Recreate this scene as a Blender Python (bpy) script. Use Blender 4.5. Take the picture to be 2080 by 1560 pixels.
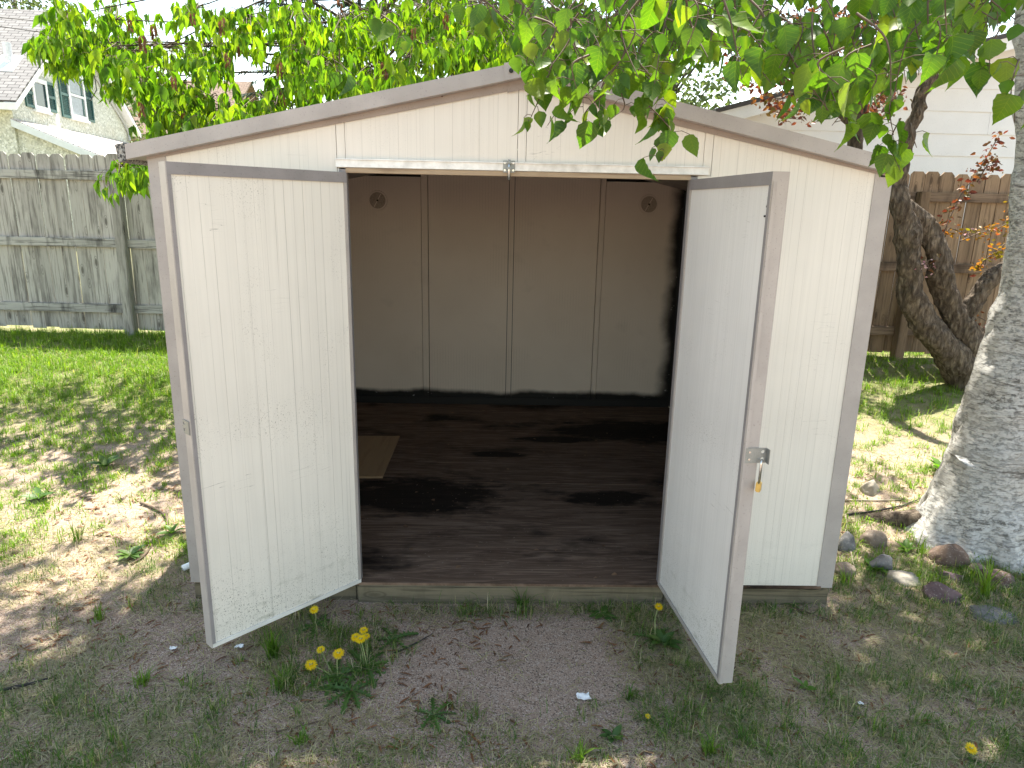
import bpy, bmesh, math, random
import numpy as np
from mathutils import Vector, Matrix, noise as mnoise

for o in list(bpy.data.objects):
    bpy.data.objects.remove(o)
SC = bpy.context.scene
COL = SC.collection
rnd = random.Random(7)
npr = np.random.default_rng(11)
R_ = math.radians

# ------------------------------------------------------------------ camera
FPX, PITCH, ROLL, YAW = 1408.6, 0.2475, 0.0209, 0.0227     # focal length in photo pixels (2080 wide)
C = np.array([-0.0988, -2.9239, 1.7907])
F = np.array([math.sin(YAW) * math.cos(PITCH), math.cos(YAW) * math.cos(PITCH), -math.sin(PITCH)])
_rt = np.cross(F, [0, 0, 1]); _rt /= np.linalg.norm(_rt); _up = np.cross(_rt, F)
RX = _rt * math.cos(ROLL) + _up * math.sin(ROLL)
UP = -_rt * math.sin(ROLL) + _up * math.cos(ROLL)
cd = bpy.data.cameras.new('camera'); cam = bpy.data.objects.new('camera', cd); COL.objects.link(cam)
cd.sensor_width = 36.0; cd.lens = FPX / 2080 * 36.0; cd.clip_start = 0.05; cd.clip_end = 2000
cam.matrix_world = Matrix(((RX[0], UP[0], -F[0], C[0]), (RX[1], UP[1], -F[1], C[1]), (RX[2], UP[2], -F[2], C[2]), (0, 0, 0, 1)))
SC.camera = cam

# ------------------------------------------------------------------ sky, sun, exposure
SUN_EL, SUN_AZ = R_(67), R_(12)          # azimuth measured from +Y (behind the shed) towards +X
SC.world = bpy.data.worlds.new('World'); SC.world.use_nodes = True
wn = SC.world.node_tree; wn.nodes.clear()
wo = wn.nodes.new('ShaderNodeOutputWorld'); wb = wn.nodes.new('ShaderNodeBackground')
sky = wn.nodes.new('ShaderNodeTexSky'); sky.sky_type = 'NISHITA'; sky.sun_disc = False
sky.sun_elevation = SUN_EL; sky.sun_rotation = SUN_AZ; sky.air_density = 1.0; sky.dust_density = 0.4; sky.ozone_density = 2.0
wb.inputs['Strength'].default_value = 0.085
wbal = wn.nodes.new('ShaderNodeMix'); wbal.data_type = 'RGBA'; wbal.blend_type = 'MULTIPLY'; wbal.inputs['Factor'].default_value = 1.0
wbal.inputs['B'].default_value = (1.23, 1.0, 0.74, 1)      # the camera's warm white balance, the same over the whole sky
wn.links.new(sky.outputs[0], wbal.inputs['A']); wn.links.new(wbal.outputs['Result'], wb.inputs['Color']); wn.links.new(wb.outputs[0], wo.inputs['Surface'])
sl = bpy.data.lights.new('sun', 'SUN'); so = bpy.data.objects.new('sun', sl); COL.objects.link(so)
sl.energy = 2.85; sl.angle = R_(0.55); sl.color = (1.0, 0.94, 0.82)
sdir = Vector((math.sin(SUN_AZ) * math.cos(SUN_EL), math.cos(SUN_AZ) * math.cos(SUN_EL), math.sin(SUN_EL)))
so.location = (0, 0, 12); so.rotation_euler = sdir.to_track_quat('Z', 'Y').to_euler()
SC.view_settings.view_transform = 'Standard'; SC.view_settings.look = 'None'
SC.view_settings.exposure = 2.75; SC.view_settings.gamma = 1.0; SC.view_settings.use_curve_mapping = False
SC.render.engine = 'CYCLES'
SC.cycles.use_denoising = True
SC.cycles.max_bounces = 7; SC.cycles.diffuse_bounces = 4; SC.cycles.transmission_bounces = 6; SC.cycles.transparent_max_bounces = 8
SC.cycles.sample_clamp_indirect = 6.0

# ------------------------------------------------------------------ pixel helpers (photo pixels give directions only)
def ray(px, py): return F + RX * (px - 1040) / FPX - UP * (py - 780) / FPX
def at_y(px, py, Y):
    d = ray(px, py); return Vector(C + d * ((Y - C[1]) / d[1]))
def at_z(px, py, Z):
    d = ray(px, py); return Vector(C + d * ((Z - C[2]) / d[2]))
def at_d(px, py, D): return Vector(C + ray(px, py) * D)
def project(P):
    d = np.asarray(P) - C; z = d @ F
    return 1040 + FPX * (d @ RX) / z, 780 - FPX * (d @ UP) / z, z
def sstep(a, b, x):
    t = min(1, max(0, (x - a) / (b - a))); return t * t * (3 - 2 * t)
def gz(x, y):
    """ground height: level round the shed, rising about 0.4 m towards the fence"""
    r = 0.41 * min(1, max(0, (y - 0.25) / 3.9))
    dx = max(0, abs(x) - 1.5); dy = max(0, y - 3.1, -0.2 - y)
    r *= sstep(0.0, 0.6, math.hypot(dx, dy))
    n = mnoise.noise(Vector((x * 1.3, y * 1.3, 0))) * 0.012 + mnoise.noise(Vector((x * 6, y * 6, 3))) * 0.004
    if -1.7 < x < 1.7 and y > -0.1 and y < 3.2: n = min(n, 0) - 0.01
    return r + n
def on_ground(px, py):
    z = 0.0
    for _ in range(25):
        p = at_z(px, py, z); z = 0.5 * z + 0.5 * gz(p.x, p.y)
    p = at_z(px, py, z); p.z = gz(p.x, p.y)
    return p

# ------------------------------------------------------------------ scene-graph helpers
def tag(o, label=None, cat=None, group=None, kind=None):
    if label: o['label'] = label
    if cat: o['category'] = cat
    if group: o['group'] = group
    if kind: o['kind'] = kind
    return o
def link(o, parent=None):
    COL.objects.link(o)
    if parent is not None:
        o.parent = parent
        if parent.type == 'EMPTY' and parent.parent is None:
            o.matrix_parent_inverse = Matrix.Translation(-Vector(parent.location))
    return o
def thing(name, label, cat, loc=(0, 0, 0), group=None):
    o = bpy.data.objects.new(name, None); o.location = loc; o.empty_display_size = 0.1
    COL.objects.link(o); return tag(o, label, cat, group)
def mesh_obj(name, me, mat, parent=None, smooth=False):
    if mat is not None and not me.materials: me.materials.append(mat)
    if smooth:
        me.polygons.foreach_set('use_smooth', [True] * len(me.polygons))
    return link(bpy.data.objects.new(name, me), parent)
class MB:
    def __init__(s): s.v = []; s.f = []
    def add(s, vs, fs, M=None):
        b = len(s.v)
        s.v += [tuple(M @ Vector(p)) if M is not None else tuple(p) for p in vs]
        s.f += [tuple(i + b for i in f) for f in fs]; return s
    def box(s, lo, hi, M=None):
        x0, y0, z0 = lo; x1, y1, z1 = hi
        return s.add([(x0,y0,z0),(x1,y0,z0),(x1,y1,z0),(x0,y1,z0),(x0,y0,z1),(x1,y0,z1),(x1,y1,z1),(x0,y1,z1)],
                     [(0,3,2,1),(4,5,6,7),(0,1,5,4),(1,2,6,5),(2,3,7,6),(3,0,4,7)], M)
    def prism(s, poly, y0, y1, M=None):
        """polygon in (x, z), extruded along y"""
        n = len(poly)
        vs = [(x, y0, z) for x, z in poly] + [(x, y1, z) for x, z in poly]
        a = sum(poly[i][0] * poly[(i+1) % n][1] - poly[(i+1) % n][0] * poly[i][1] for i in range(n))
        fr = tuple(range(n)); bk = tuple(range(2*n-1, n-1, -1))
        sd = [(i, n+i, n+(i+1) % n, (i+1) % n) for i in range(n)]
        fs = [fr, bk] + sd
        if a < 0: fs = [tuple(reversed(f)) for f in fs]
        return s.add(vs, fs, M)
    def tube(s, pts, rad, n=8, cap=True):
        pts = [Vector(p) for p in pts]; k = len(pts)
        if not hasattr(rad, '__len__'): rad = [rad] * k
        t0 = (pts[1] - pts[0]).normalized(); ref = Vector((0, 0, 1)) if abs(t0.z) < .9 else Vector((1, 0, 0))
        u = t0.cross(ref).normalized(); vs = []; fs = []
        for i, p in enumerate(pts):
            t = (pts[min(i+1, k-1)] - pts[max(i-1, 0)]).normalized()
            u = (u - t * u.dot(t)).normalized(); w = t.cross(u)
            for j in range(n):
                a = 2 * math.pi * j / n
                vs.append(p + (u * math.cos(a) + w * math.sin(a)) * rad[i])
        for i in range(k - 1):
            for j in range(n):
                fs.append((i*n+j, i*n+(j+1) % n, (i+1)*n+(j+1) % n, (i+1)*n+j))
        if cap: fs += [tuple(range(n-1, -1, -1)), tuple((k-1)*n+j for j in range(n))]
        return s.add(vs, fs)
    def mesh(s, name):
        me = bpy.data.meshes.new(name); me.from_pydata(s.v, [], s.f); me.update(); return me
    def build(s, name, mat, parent=None, smooth=False, bevel=0.0):
        me = s.mesh(name)
        if bevel:
            bm = bmesh.new(); bm.from_mesh(me)
            bmesh.ops.bevel(bm, geom=bm.edges[:], offset=bevel, segments=2, affect='EDGES', clamp_overlap=True)
            bm.to_mesh(me); bm.free()
        return mesh_obj(name, me, mat, parent, smooth)
def arr_mesh(name, verts, faces, rv=None):
    """fast mesh from numpy arrays; faces (M,3); rv = per-vertex random value"""
    me = bpy.data.meshes.new(name); verts = np.ascontiguousarray(verts, np.float32); faces = np.ascontiguousarray(faces, np.int32)
    m = len(faces); me.vertices.add(len(verts)); me.vertices.foreach_set('co', verts.ravel())
    me.loops.add(m * 3); me.loops.foreach_set('vertex_index', faces.ravel())
    me.polygons.add(m); me.polygons.foreach_set('loop_start', np.arange(0, m * 3, 3, dtype=np.int32))
    if rv is not None:
        a = me.attributes.new('rnd', 'FLOAT', 'POINT'); a.data.foreach_set('value', np.ascontiguousarray(rv, np.float32))
    me.update(); me.validate(); return me
def smooth_path(pts, rad, sub=5):
    P = [Vector(p) for p in pts]; out = []; ro = []
    for i in range(len(P) - 1):
        p0, p1, p2, p3 = P[max(i-1, 0)], P[i], P[i+1], P[min(i+2, len(P)-1)]
        for k in range(sub):
            t = k / sub
            out.append(0.5 * ((2*p1) + (p2-p0)*t + (2*p0-5*p1+4*p2-p3)*t*t + (3*p1-p0-3*p2+p3)*t**3)); ro.append(rad[i]*(1-t)+rad[i+1]*t)
    out.append(P[-1]); ro.append(rad[-1]); return out, ro

# ------------------------------------------------------------------ materials
class N:
    def __init__(s, name):
        s.m = bpy.data.materials.new(name); s.m.use_nodes = True; s.t = s.m.node_tree
        s.b = s.t.nodes['Principled BSDF']; s.out = s.t.nodes['Material Output']; s._c = {}
    def n(s, typ, **kw):
        nd = s.t.nodes.new(typ)
        for k, v in kw.items(): setattr(nd, k, v)
        return nd
    def l(s, a, b): s.t.links.new(a, b)
    def put(s, sock, v):
        if isinstance(v, bpy.types.NodeSocket): s.l(v, sock)
        elif v is not None:
            sock.default_value = v if not (isinstance(v, tuple) and len(v) == 3 and sock.type == 'RGBA') else (*v, 1)
    def obj(s):
        if 'o' not in s._c: s._c['o'] = s.n('ShaderNodeTexCoord').outputs['Object']
        return s._c['o']
    def rand(s):
        if 'r' not in s._c: s._c['r'] = s.n('ShaderNodeObjectInfo').outputs['Random']
        return s._c['r']
    def world(s):
        if 'w' not in s._c: s._c['w'] = s.n('ShaderNodeNewGeometry').outputs['Position']
        return s._c['w']
    def mapp(s, v, scale=(1,1,1), loc=(0,0,0), rot=(0,0,0)):
        nd = s.n('ShaderNodeMapping'); s.l(v, nd.inputs[0]); s.put(nd.inputs['Location'], loc); s.put(nd.inputs['Rotation'], rot); s.put(nd.inputs['Scale'], scale); return nd.outputs[0]
    def offs(s, v, amt=37.0):
        """shift texture space by the object's random number so that copies differ"""
        m = s.math('MULTIPLY', s.rand(), amt); c = s.n('ShaderNodeCombineXYZ'); s.l(m, c.inputs[0]); s.l(m, c.inputs[1]); s.l(m, c.inputs[2])
        a = s.n('ShaderNodeVectorMath', operation='ADD'); s.l(v, a.inputs[0]); s.l(c.outputs[0], a.inputs[1]); return a.outputs[0]
    def noise(s, v, sc, det=4, rough=0.55, dist=0.0):
        nd = s.n('ShaderNodeTexNoise'); s.l(v, nd.inputs['Vector']); s.put(nd.inputs['Scale'], sc); s.put(nd.inputs['Detail'], det); s.put(nd.inputs['Roughness'], rough); s.put(nd.inputs['Distortion'], dist); return nd.outputs['Fac']
    def voro(s, v, sc, feat='F1', out='Distance'):
        nd = s.n('ShaderNodeTexVoronoi', feature=feat); s.l(v, nd.inputs['Vector']); s.put(nd.inputs['Scale'], sc); return nd.outputs[out]
    def math(s, op, a, b=None, c=None, clamp=False):
        nd = s.n('ShaderNodeMath', operation=op); nd.use_clamp = clamp
        for i, v in enumerate((a, b, c)):
            if v is not None: s.put(nd.inputs[i], v)
        return nd.outputs[0]
    def rng(s, v, a, b, c=0.0, d=1.0, smooth=False):
        nd = s.n('ShaderNodeMapRange'); nd.interpolation_type = 'SMOOTHSTEP' if smooth else 'LINEAR'
        for i, x in enumerate((v, a, b, c, d)): s.put(nd.inputs[i], x)
        return nd.outputs[0]
    def mix(s, f, a, b, mode='MIX'):
        nd = s.n('ShaderNodeMix', data_type='RGBA', blend_type=mode); s.put(nd.inputs['Factor'], f); s.put(nd.inputs['A'], a); s.put(nd.inputs['B'], b); return nd.outputs['Result']
    def ramp(s, f, stops):
        nd = s.n('ShaderNodeValToRGB'); s.put(nd.inputs[0], f); e = nd.color_ramp.elements
        while len(e) < len(stops): e.new(0.5)
        for i, (p, c) in enumerate(stops): e[i].position = p; e[i].color = (*c, 1)
        return nd.outputs[0]
    def sep(s, v):
        nd = s.n('ShaderNodeSeparateXYZ'); s.l(v, nd.inputs[0]); return nd.outputs
    def bump(s, h, strength=0.3, dist=0.01):
        nd = s.n('ShaderNodeBump'); s.put(nd.inputs['Strength'], strength); s.put(nd.inputs['Distance'], dist); s.l(h, nd.inputs['Height']); s.l(nd.outputs[0], s.b.inputs['Normal']); return s
    def fin(s, col=None, rough=0.6, metal=0.0, spec=None):
        s.put(s.b.inputs['Base Color'], col); s.put(s.b.inputs['Roughness'], rough); s.put(s.b.inputs['Metallic'], metal)
        if spec is not None: s.put(s.b.inputs['Specular IOR Level'], spec)
        return s.m

def m_panel(name, c, groove=0.036, dirt=1.0, gcol=0.55):
    m = N(name); o = m.obj(); x, y, z = m.sep(o)
    wob = m.math('MULTIPLY', m.noise(m.mapp(o, (1, 1, .15)), 2.0, 1), 0.004)
    ph = m.math('PINGPONG', m.math('ADD', x, wob), groove / 2)
    ph2 = m.math('PINGPONG', m.math('ADD', x, 0.011), groove * 0.81)
    g1 = m.rng(ph, 0.0, 0.0013, 1, 0); g2 = m.rng(ph2, 0.0, 0.0010, 1, 0)
    gs = m.rng(m.noise(m.mapp(o, (30, 30, 1.0)), 1.0, 3), .42, .62)
    g = m.math('MULTIPLY', m.math('MAXIMUM', g1, m.math('MULTIPLY', g2, .6)), m.math('ADD', m.math('MULTIPLY', gs, .8), .15))
    big = m.noise(o, 1.7, 3)
    col = m.mix(m.rng(big, .3, .7), tuple(k * .93 for k in c), tuple(min(1, k * 1.04) for k in c))
    streak = m.rng(m.noise(m.mapp(o, (60, 60, 1.5)), 1.0, 4), .4, .75)
    col = m.mix(m.math('MULTIPLY', streak, .22), col, tuple(k * .72 for k in c))
    col = m.mix(m.math('MULTIPLY', g, gcol), col, (.10, .09, .08))
    # rust and dirt freckles, thicker in patches and along the foot of the sheet
    foot = m.rng(z, 0.0, 0.55, 1, 0); foot = m.math('POWER', foot, 2.0)
    patch = m.math('ADD', m.rng(m.noise(o, 3.0, 4), .5, .72), m.math('MULTIPLY', foot, .9))
    sp = m.rng(m.noise(o, 190, 2, .7), .60, .68)
    col = m.mix(m.math('MULTIPLY', m.math('MULTIPLY', sp, patch), .75 * dirt, clamp=True), col, (.12, .10, .08))
    smear = m.rng(m.noise(m.mapp(o, (3.5, 3.5, 9)), 2.0, 6, .7), .55, .75)
    col = m.mix(m.math('MULTIPLY', m.math('MULTIPLY', smear, foot), .7 * dirt, clamp=True), col, (.22, .22, .16))
    # scratches
    sc = m.noise(m.mapp(o, (2.2, 2.2, 30), rot=(0, .35, 0)), 1.5, 2, .4, .6)
    scm = m.math('MULTIPLY', m.rng(m.math('ABSOLUTE', m.math('SUBTRACT', sc, .5)), 0, .004, 1, 0), m.rng(m.noise(o, 4.2, 2), .62, .66))
    col = m.mix(m.math('MULTIPLY', scm, .7 * dirt), col, (.16, .15, .14))
    h = m.math('SUBTRACT', m.math('MULTIPLY', m.noise(m.mapp(o, (40, 40, 6)), 1.0, 3), .15), g)
    m.bump(h, .35, .002)
    return m.fin(col, m.rng(big, .3, .7, .42, .6), 0, .35)
def m_paint(name, c, rough=.5, var=.12, sc=6, spec=.35, bump=.1, bsc=40):
    m = N(name); o = m.offs(m.obj()); n = m.noise(o, sc, 5)
    col = m.mix(m.rng(n, .3, .7), tuple(k * (1 - var) for k in c), tuple(min(1, k * (1 + var)) for k in c))
    sp = m.rng(m.noise(o, 150, 2), .64, .7); col = m.mix(m.math('MULTIPLY', sp, .4), col, tuple(k * .4 for k in c))
    m.bump(m.noise(o, bsc, 4), bump, .004); return m.fin(col, rough, 0, spec)
def m_wood(name, a, b, dark, grain=(60, 60, 2.2), var=.5, knots=True, rough=.8, along='z', stain=0.0):
    """grain runs along one local axis"""
    m = N(name); o = m.offs(m.obj())
    s = {'z': grain, 'x': (grain[2], grain[0], grain[1]), 'y': (grain[0], grain[2], grain[1])}[along]
    g = m.noise(m.mapp(o, s), 1.0, 5, .6, .4)
    w = m.noise(m.mapp(o, tuple(k * .16 for k in s)), 1.0, 3)
    col = m.mix(m.rng(g, .3, .7), a, b)
    tone = m.mix(m.rand(), tuple(k * .72 for k in b), tuple(min(1, k * 1.2) for k in a))
    col = m.mix(var, col, tone, 'MIX') if var < 1 else col
    col = m.mix(m.math('MULTIPLY', m.rng(g, .5, .38), .65), col, dark)
    col = m.mix(m.math('MULTIPLY', m.rng(w, .52, .72), .55), col, dark)
    if knots:
        ks = tuple(k * q for k, q in zip((1, 1, 1), {'z': (9, 9, 3.2), 'x': (3.2, 9, 9), 'y': (9, 3.2, 9)}[along]))
        kd = m.voro(m.mapp(o, ks), 1.0); col = m.mix(m.rng(kd, .10, .17, .85, 0), col, dark)
        col = m.mix(m.rng(m.math('ABSOLUTE', m.math('SUBTRACT', kd, .2)), 0, .03, .5, 0), col, dark)
    if stain:
        st = m.rng(m.noise(m.mapp(o, (5, 5, 1.2)), 1.3, 5, .65), .5, .68); col = m.mix(m.math('MULTIPLY', st, stain), col, tuple(k * .5 for k in dark))
    m.bump(g, .5, .004); return m.fin(col, rough, 0, .2)
def m_leaf(name, stops, trans=.5, tcol=(1.3, 1.5, .5), rough=.45, vein=False, shift=True):
    m = N(name); at = m.n('ShaderNodeAttribute', attribute_name='rnd').outputs['Fac']
    r = m.math('FRACT', m.math('ADD', at, m.rand())) if shift else at; col = m.ramp(r, stops)
    o = m.obj(); col = m.mix(m.rng(m.noise(o, 60, 3), .35, .7, 0, .35), col, tuple(k * .5 for k in stops[0][1]))
    if vein:                                     # midrib and side veins in the leaf's own frame
        x, y, z = m.sep(o); ax = m.math('ABSOLUTE', x); w = m.math('PINGPONG', m.math('SUBTRACT', y, m.math('MULTIPLY', ax, .75)), .07)
        v = m.math('MAXIMUM', m.rng(w, 0, .012, 1, 0), m.rng(ax, 0, .014, 1, 0)); v = m.math('MULTIPLY', v, .3); col = m.mix(v, col, tuple(min(1, k * 1.3) for k in stops[-1][1])); m.bump(v, -.25, .03)
    m.fin(col, rough, 0, .4)
    tr = m.n('ShaderNodeBsdfTranslucent'); tc = m.n('ShaderNodeMix', data_type='RGBA', blend_type='MULTIPLY'); tc.inputs['Factor'].default_value = 1
    m.l(col, tc.inputs['A']); tc.inputs['B'].default_value = (*tcol, 1); m.l(tc.outputs['Result'], tr.inputs['Color'])
    mx = m.n('ShaderNodeMixShader'); mx.inputs[0].default_value = trans; m.l(m.b.outputs[0], mx.inputs[1]); m.l(tr.outputs[0], mx.inputs[2]); m.l(mx.outputs[0], m.out.inputs['Surface'])
    return m.m

CREAM = m_panel('cream_panel', (.72, .69, .63), .036, .7, .42)
DOORP = m_panel('door_panel', (.74, .71, .65), .040, 1.3, .65)
DOORR = m_panel('door_panel_pale', (.73, .715, .70), .017, 1.1, .18)
TRIM = m_paint('taupe_trim', (.37, .342, .325), .45, .12)
TRIMD = m_paint('taupe_trim_worn', (.25, .235, .24), .5, .14)
TRIMB = m_paint('brown_trim', (.30, .25, .22), .5, .1)
GALV = N('galvanised'); _o = GALV.offs(GALV.obj()); GALV = (GALV.bump(GALV.noise(_o, 90, 3), .08, .002).fin(GALV.mix(GALV.rng(GALV.noise(_o, 25, 4), .3, .7), (.50, .51, .52), (.72, .73, .75)), .42, .55))
ZINC = m_paint('zinc_plate', (.27, .285, .28), .5, .2, 18)
ZINC.node_tree.nodes['Principled BSDF'].inputs['Metallic'].default_value = .6
STEEL = m_paint('steel', (.62, .62, .60), .25, .08); STEEL.node_tree.nodes['Principled BSDF'].inputs['Metallic'].default_value = .9
BRASS = m_paint('brass', (.50, .36, .12), .42, .15, 30); BRASS.node_tree.nodes['Principled BSDF'].inputs['Metallic'].default_value = .7
BLACKM = m_paint('black_bolt', (.02, .02, .02), .4)
LICHEN = N('lichen_cap'); _o = LICHEN.obj(); _v = LICHEN.voro(_o, 160); LICHEN = LICHEN.bump(LICHEN.noise(_o, 120, 4), 1.0, .01).fin(LICHEN.mix(LICHEN.rng(LICHEN.noise(_o, 110, 4), .42, .58), (.05, .05, .05), (.38, .37, .34)), .9)
# inside: sprayed beige over black, with a soft ragged edge
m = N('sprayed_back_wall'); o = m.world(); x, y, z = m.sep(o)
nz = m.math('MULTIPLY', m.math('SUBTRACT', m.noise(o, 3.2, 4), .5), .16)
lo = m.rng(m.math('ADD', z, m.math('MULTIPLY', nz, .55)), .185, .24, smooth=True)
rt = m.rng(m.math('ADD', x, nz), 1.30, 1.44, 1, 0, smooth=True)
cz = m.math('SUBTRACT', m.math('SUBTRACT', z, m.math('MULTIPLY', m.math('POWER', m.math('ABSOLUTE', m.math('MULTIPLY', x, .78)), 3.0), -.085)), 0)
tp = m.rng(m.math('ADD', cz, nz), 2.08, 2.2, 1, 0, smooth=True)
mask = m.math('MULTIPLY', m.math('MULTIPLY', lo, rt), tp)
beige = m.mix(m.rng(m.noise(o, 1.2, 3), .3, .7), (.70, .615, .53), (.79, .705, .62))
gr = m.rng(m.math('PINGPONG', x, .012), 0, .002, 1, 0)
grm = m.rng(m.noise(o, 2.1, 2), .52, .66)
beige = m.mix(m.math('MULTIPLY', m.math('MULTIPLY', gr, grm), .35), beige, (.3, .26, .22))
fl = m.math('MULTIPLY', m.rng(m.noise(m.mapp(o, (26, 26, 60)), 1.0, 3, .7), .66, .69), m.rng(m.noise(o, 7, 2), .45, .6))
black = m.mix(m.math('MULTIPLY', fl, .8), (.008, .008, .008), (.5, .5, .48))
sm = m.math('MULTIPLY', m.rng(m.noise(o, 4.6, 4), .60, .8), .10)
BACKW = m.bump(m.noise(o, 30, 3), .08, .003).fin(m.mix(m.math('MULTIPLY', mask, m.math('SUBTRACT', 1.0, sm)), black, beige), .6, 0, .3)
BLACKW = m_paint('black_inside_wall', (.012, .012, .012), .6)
m = N('plywood_floor'); o = m.obj()
g = m.noise(m.mapp(o, (.8, 9, 1)), 2.2, 8, .72, 2.2); st = m.noise(m.mapp(o, (1.0, 2.0, 1)), 1.3, 5, .6)
for cx_, cy_s, rx_, ry_ in ((-.55, 1.02, .52, .30), (1.05, 2.33, .75, .30), (.58, 1.0, .30, .12), (-.1, 1.75, .22, .06), (.35, 2.1, .35, .08)):      # damp stains
    dv = m.mapp(o, (1 / rx_, 1 / ry_, 0), (-cx_ / rx_, -cy_s / ry_, 0)); ln = m.n('ShaderNodeVectorMath', operation='LENGTH'); m.l(dv, ln.inputs[0])
    st = m.math('MAXIMUM', st, m.rng(m.math('ADD', ln.outputs['Value'], m.math('MULTIPLY', m.math('SUBTRACT', m.noise(m.mapp(o, (1, 2.2, 1)), 5, 5, .65), .5), 1.7)), 1.25, .6, .5, .70))
col = m.ramp(g, [(.3, (.065, .041, .029)), (.48, (.125, .083, .06)), (.56, (.175, .12, .088)), (.72, (.25, .178, .135))])
col = m.mix(m.rng(st, .53, .66, 0, .92), col, (.010, .008, .007))
col = m.mix(m.math('MULTIPLY', m.rng(m.noise(o, 55, 2), .70, .73), .8), col, (.25, .2, .16))
PLYF = m.bump(g, .3, .003).fin(col, .85, 0, .12)
PLYB = m_wood('plywood_board', (.36, .25, .145), (.33, .225, .13), (.26, .17, .10), (30, 30, 2), .2, False, .7, 'y')
SILLW = m_wood('weathered_timber', (.20, .17, .12), (.14, .12, .08), (.05, .045, .03), (50, 50, 2.0), .3, True, .85, 'x', .3)
FENG = m_wood('grey_fence_wood', (.45, .44, .405), (.325, .32, .295), (.095, .09, .08), (46, 46, 2.4), .38, True, .9, 'z', .55)
FENGR = m_wood('grey_rail_wood', (.42, .42, .39), (.30, .30, .28), (.03, .028, .028), (46, 46, 2.4), .2, False, .9, 'x', .9)
FENB = m_wood('brown_fence_wood', (.34, .245, .165), (.235, .165, .11), (.08, .055, .038), (46, 46, 2.4), .38, True, .88, 'z', .35)
FENBR = m_wood('brown_rail_wood', (.27, .195, .14), (.18, .13, .095), (.035, .025, .02), (46, 46, 2.4), .2, False, .88, 'x', .6)
m = N('stucco'); o = m.obj(); v1 = m.voro(o, 22, out='Color'); v = m.sep(v1)[0]
col = m.ramp(v, [(.0, (.62, .63, .55)), (.45, (.52, .53, .46)), (.7, (.36, .37, .32)), (.9, (.70, .71, .66))])
col = m.mix(m.rng(m.noise(o, .9, 4), .5, .72, 0, .35), col, (.42, .36, .22))
STUC = m.bump(m.noise(o, 30, 3), .5, .01).fin(col, .9)
def m_shingle(name, a, b, row=.16, wid=.30):
    m = N(name); o = m.obj(); br = m.n('ShaderNodeTexBrick'); m.l(o, br.inputs['Vector'])
    for k, v in (('Color1', (*a, 1)), ('Color2', (*b, 1)), ('Mortar', (*[q * .35 for q in a], 1)), ('Scale', 1.0), ('Mortar Size', .012), ('Brick Width', wid), ('Row Height', row)): br.inputs[k].default_value = v
    col = m.mix(m.rng(m.noise(o, 18, 4), .3, .7, 0, .35), br.outputs['Color'], tuple(k * .7 for k in a))
    m.bump(br.outputs['Fac'], -.4, .01); return m.fin(col, .95, 0, .1)
SHING = m_shingle('grey_shingle', (.20, .195, .195), (.265, .258, .255))
SHINGB = m_shingle('brown_shingle', (.20, .15, .12), (.25, .19, .155))
PORCHR = m_shingle('pale_shingle', (.46, .42, .40), (.54, .50, .475), .14, .5)
WHITEP = m_paint('white_trim_paint', (.74, .76, .77), .5, .05)
FASC = m_paint('grey_white_fascia', (.62, .66, .68), .5, .06)
SHUT = m_paint('green_shutter_paint', (.03, .10, .095), .45, .15)
GLASS = N('window_glass').fin((.06, .075, .085), .06, 0, .6)
CURT = m_paint('curtain_cloth', (.40, .44, .47), .9, .15, 12)
SIDING = m_paint('white_siding_paint', (.72, .73, .745), .55, .035, 3, .3, .15, 14)
TANP = m_paint('tan_paint', (.50, .42, .30), .7, .06)
GREYP = m_paint('grey_pipe', (.42, .44, .44), .5, .1)
# barks
m = N('birch_bark'); o = m.obj(); x, y, z = m.sep(o)
n1 = m.noise(m.mapp(o, (9, 9, 20)), 1.8, 9, .78, .3); len_ = m.noise(m.mapp(o, (16, 16, 150)), 1.0, 4, .65)
big = m.noise(m.mapp(o, (2.2, 2.2, 3.6)), 1.4, 5, .65)
col = m.mix(m.rng(n1, .3, .7), (.45, .44, .42), (.62, .61, .59))
col = m.mix(m.rng(len_, .56, .62, 0, .65), col, (.15, .135, .115))
pat = m.rng(m.math('ADD', m.math('MULTIPLY', big, .7), m.math('MULTIPLY', m.noise(o, 48, 6, .8), .8)), .84, 1.0)
pat2 = m.rng(m.noise(m.mapp(o, (16, 16, 34)), 1.5, 8, .85), .52, .57)
col = m.mix(m.math('MULTIPLY', m.math('MAXIMUM', pat, m.math('MULTIPLY', pat2, m.rng(big, .47, .60))), .85), col, (.10, .095, .08))
bandn = m.noise(m.mapp(o, (1.6, 1.6, 13)), 1.5, 6, .7, .5); col = m.mix(m.math('MULTIPLY', m.rng(bandn, .60, .66), .8), col, (.11, .10, .09))
BIRCH = m.bump(m.math('ADD', n1, m.math('MULTIPLY', pat2, -.5)), .8, .02).fin(col, .8, 0, .2)
def m_bark(name, a, b, sc=1.0):
    m = N(name); o = m.obj(); g = m.noise(m.mapp(o, (28 * sc, 28 * sc, 7 * sc)), 1.0, 7, .7, .8); v = m.voro(m.mapp(o, (26 * sc, 26 * sc, 8 * sc)), 1.0)
    col = m.mix(m.rng(g, .35, .65), a, b); col = m.mix(m.rng(v, .25, .7, 0, .55), col, tuple(k * .3 for k in a))
    m.bump(m.math('SUBTRACT', g, m.math('MULTIPLY', v, .5)), 1.0, .03); return m.fin(col, .92, 0, .12)
CRABB = m_bark('crabapple_bark', (.07, .052, .04), (.25, .205, .16), 1.3)
BROWNB = m_bark('brown_bark', (.06, .05, .04), (.16, .13, .10))
TWIG = m_paint('twig_brown', (.10, .07, .05), .8, .25, 30)
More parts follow.
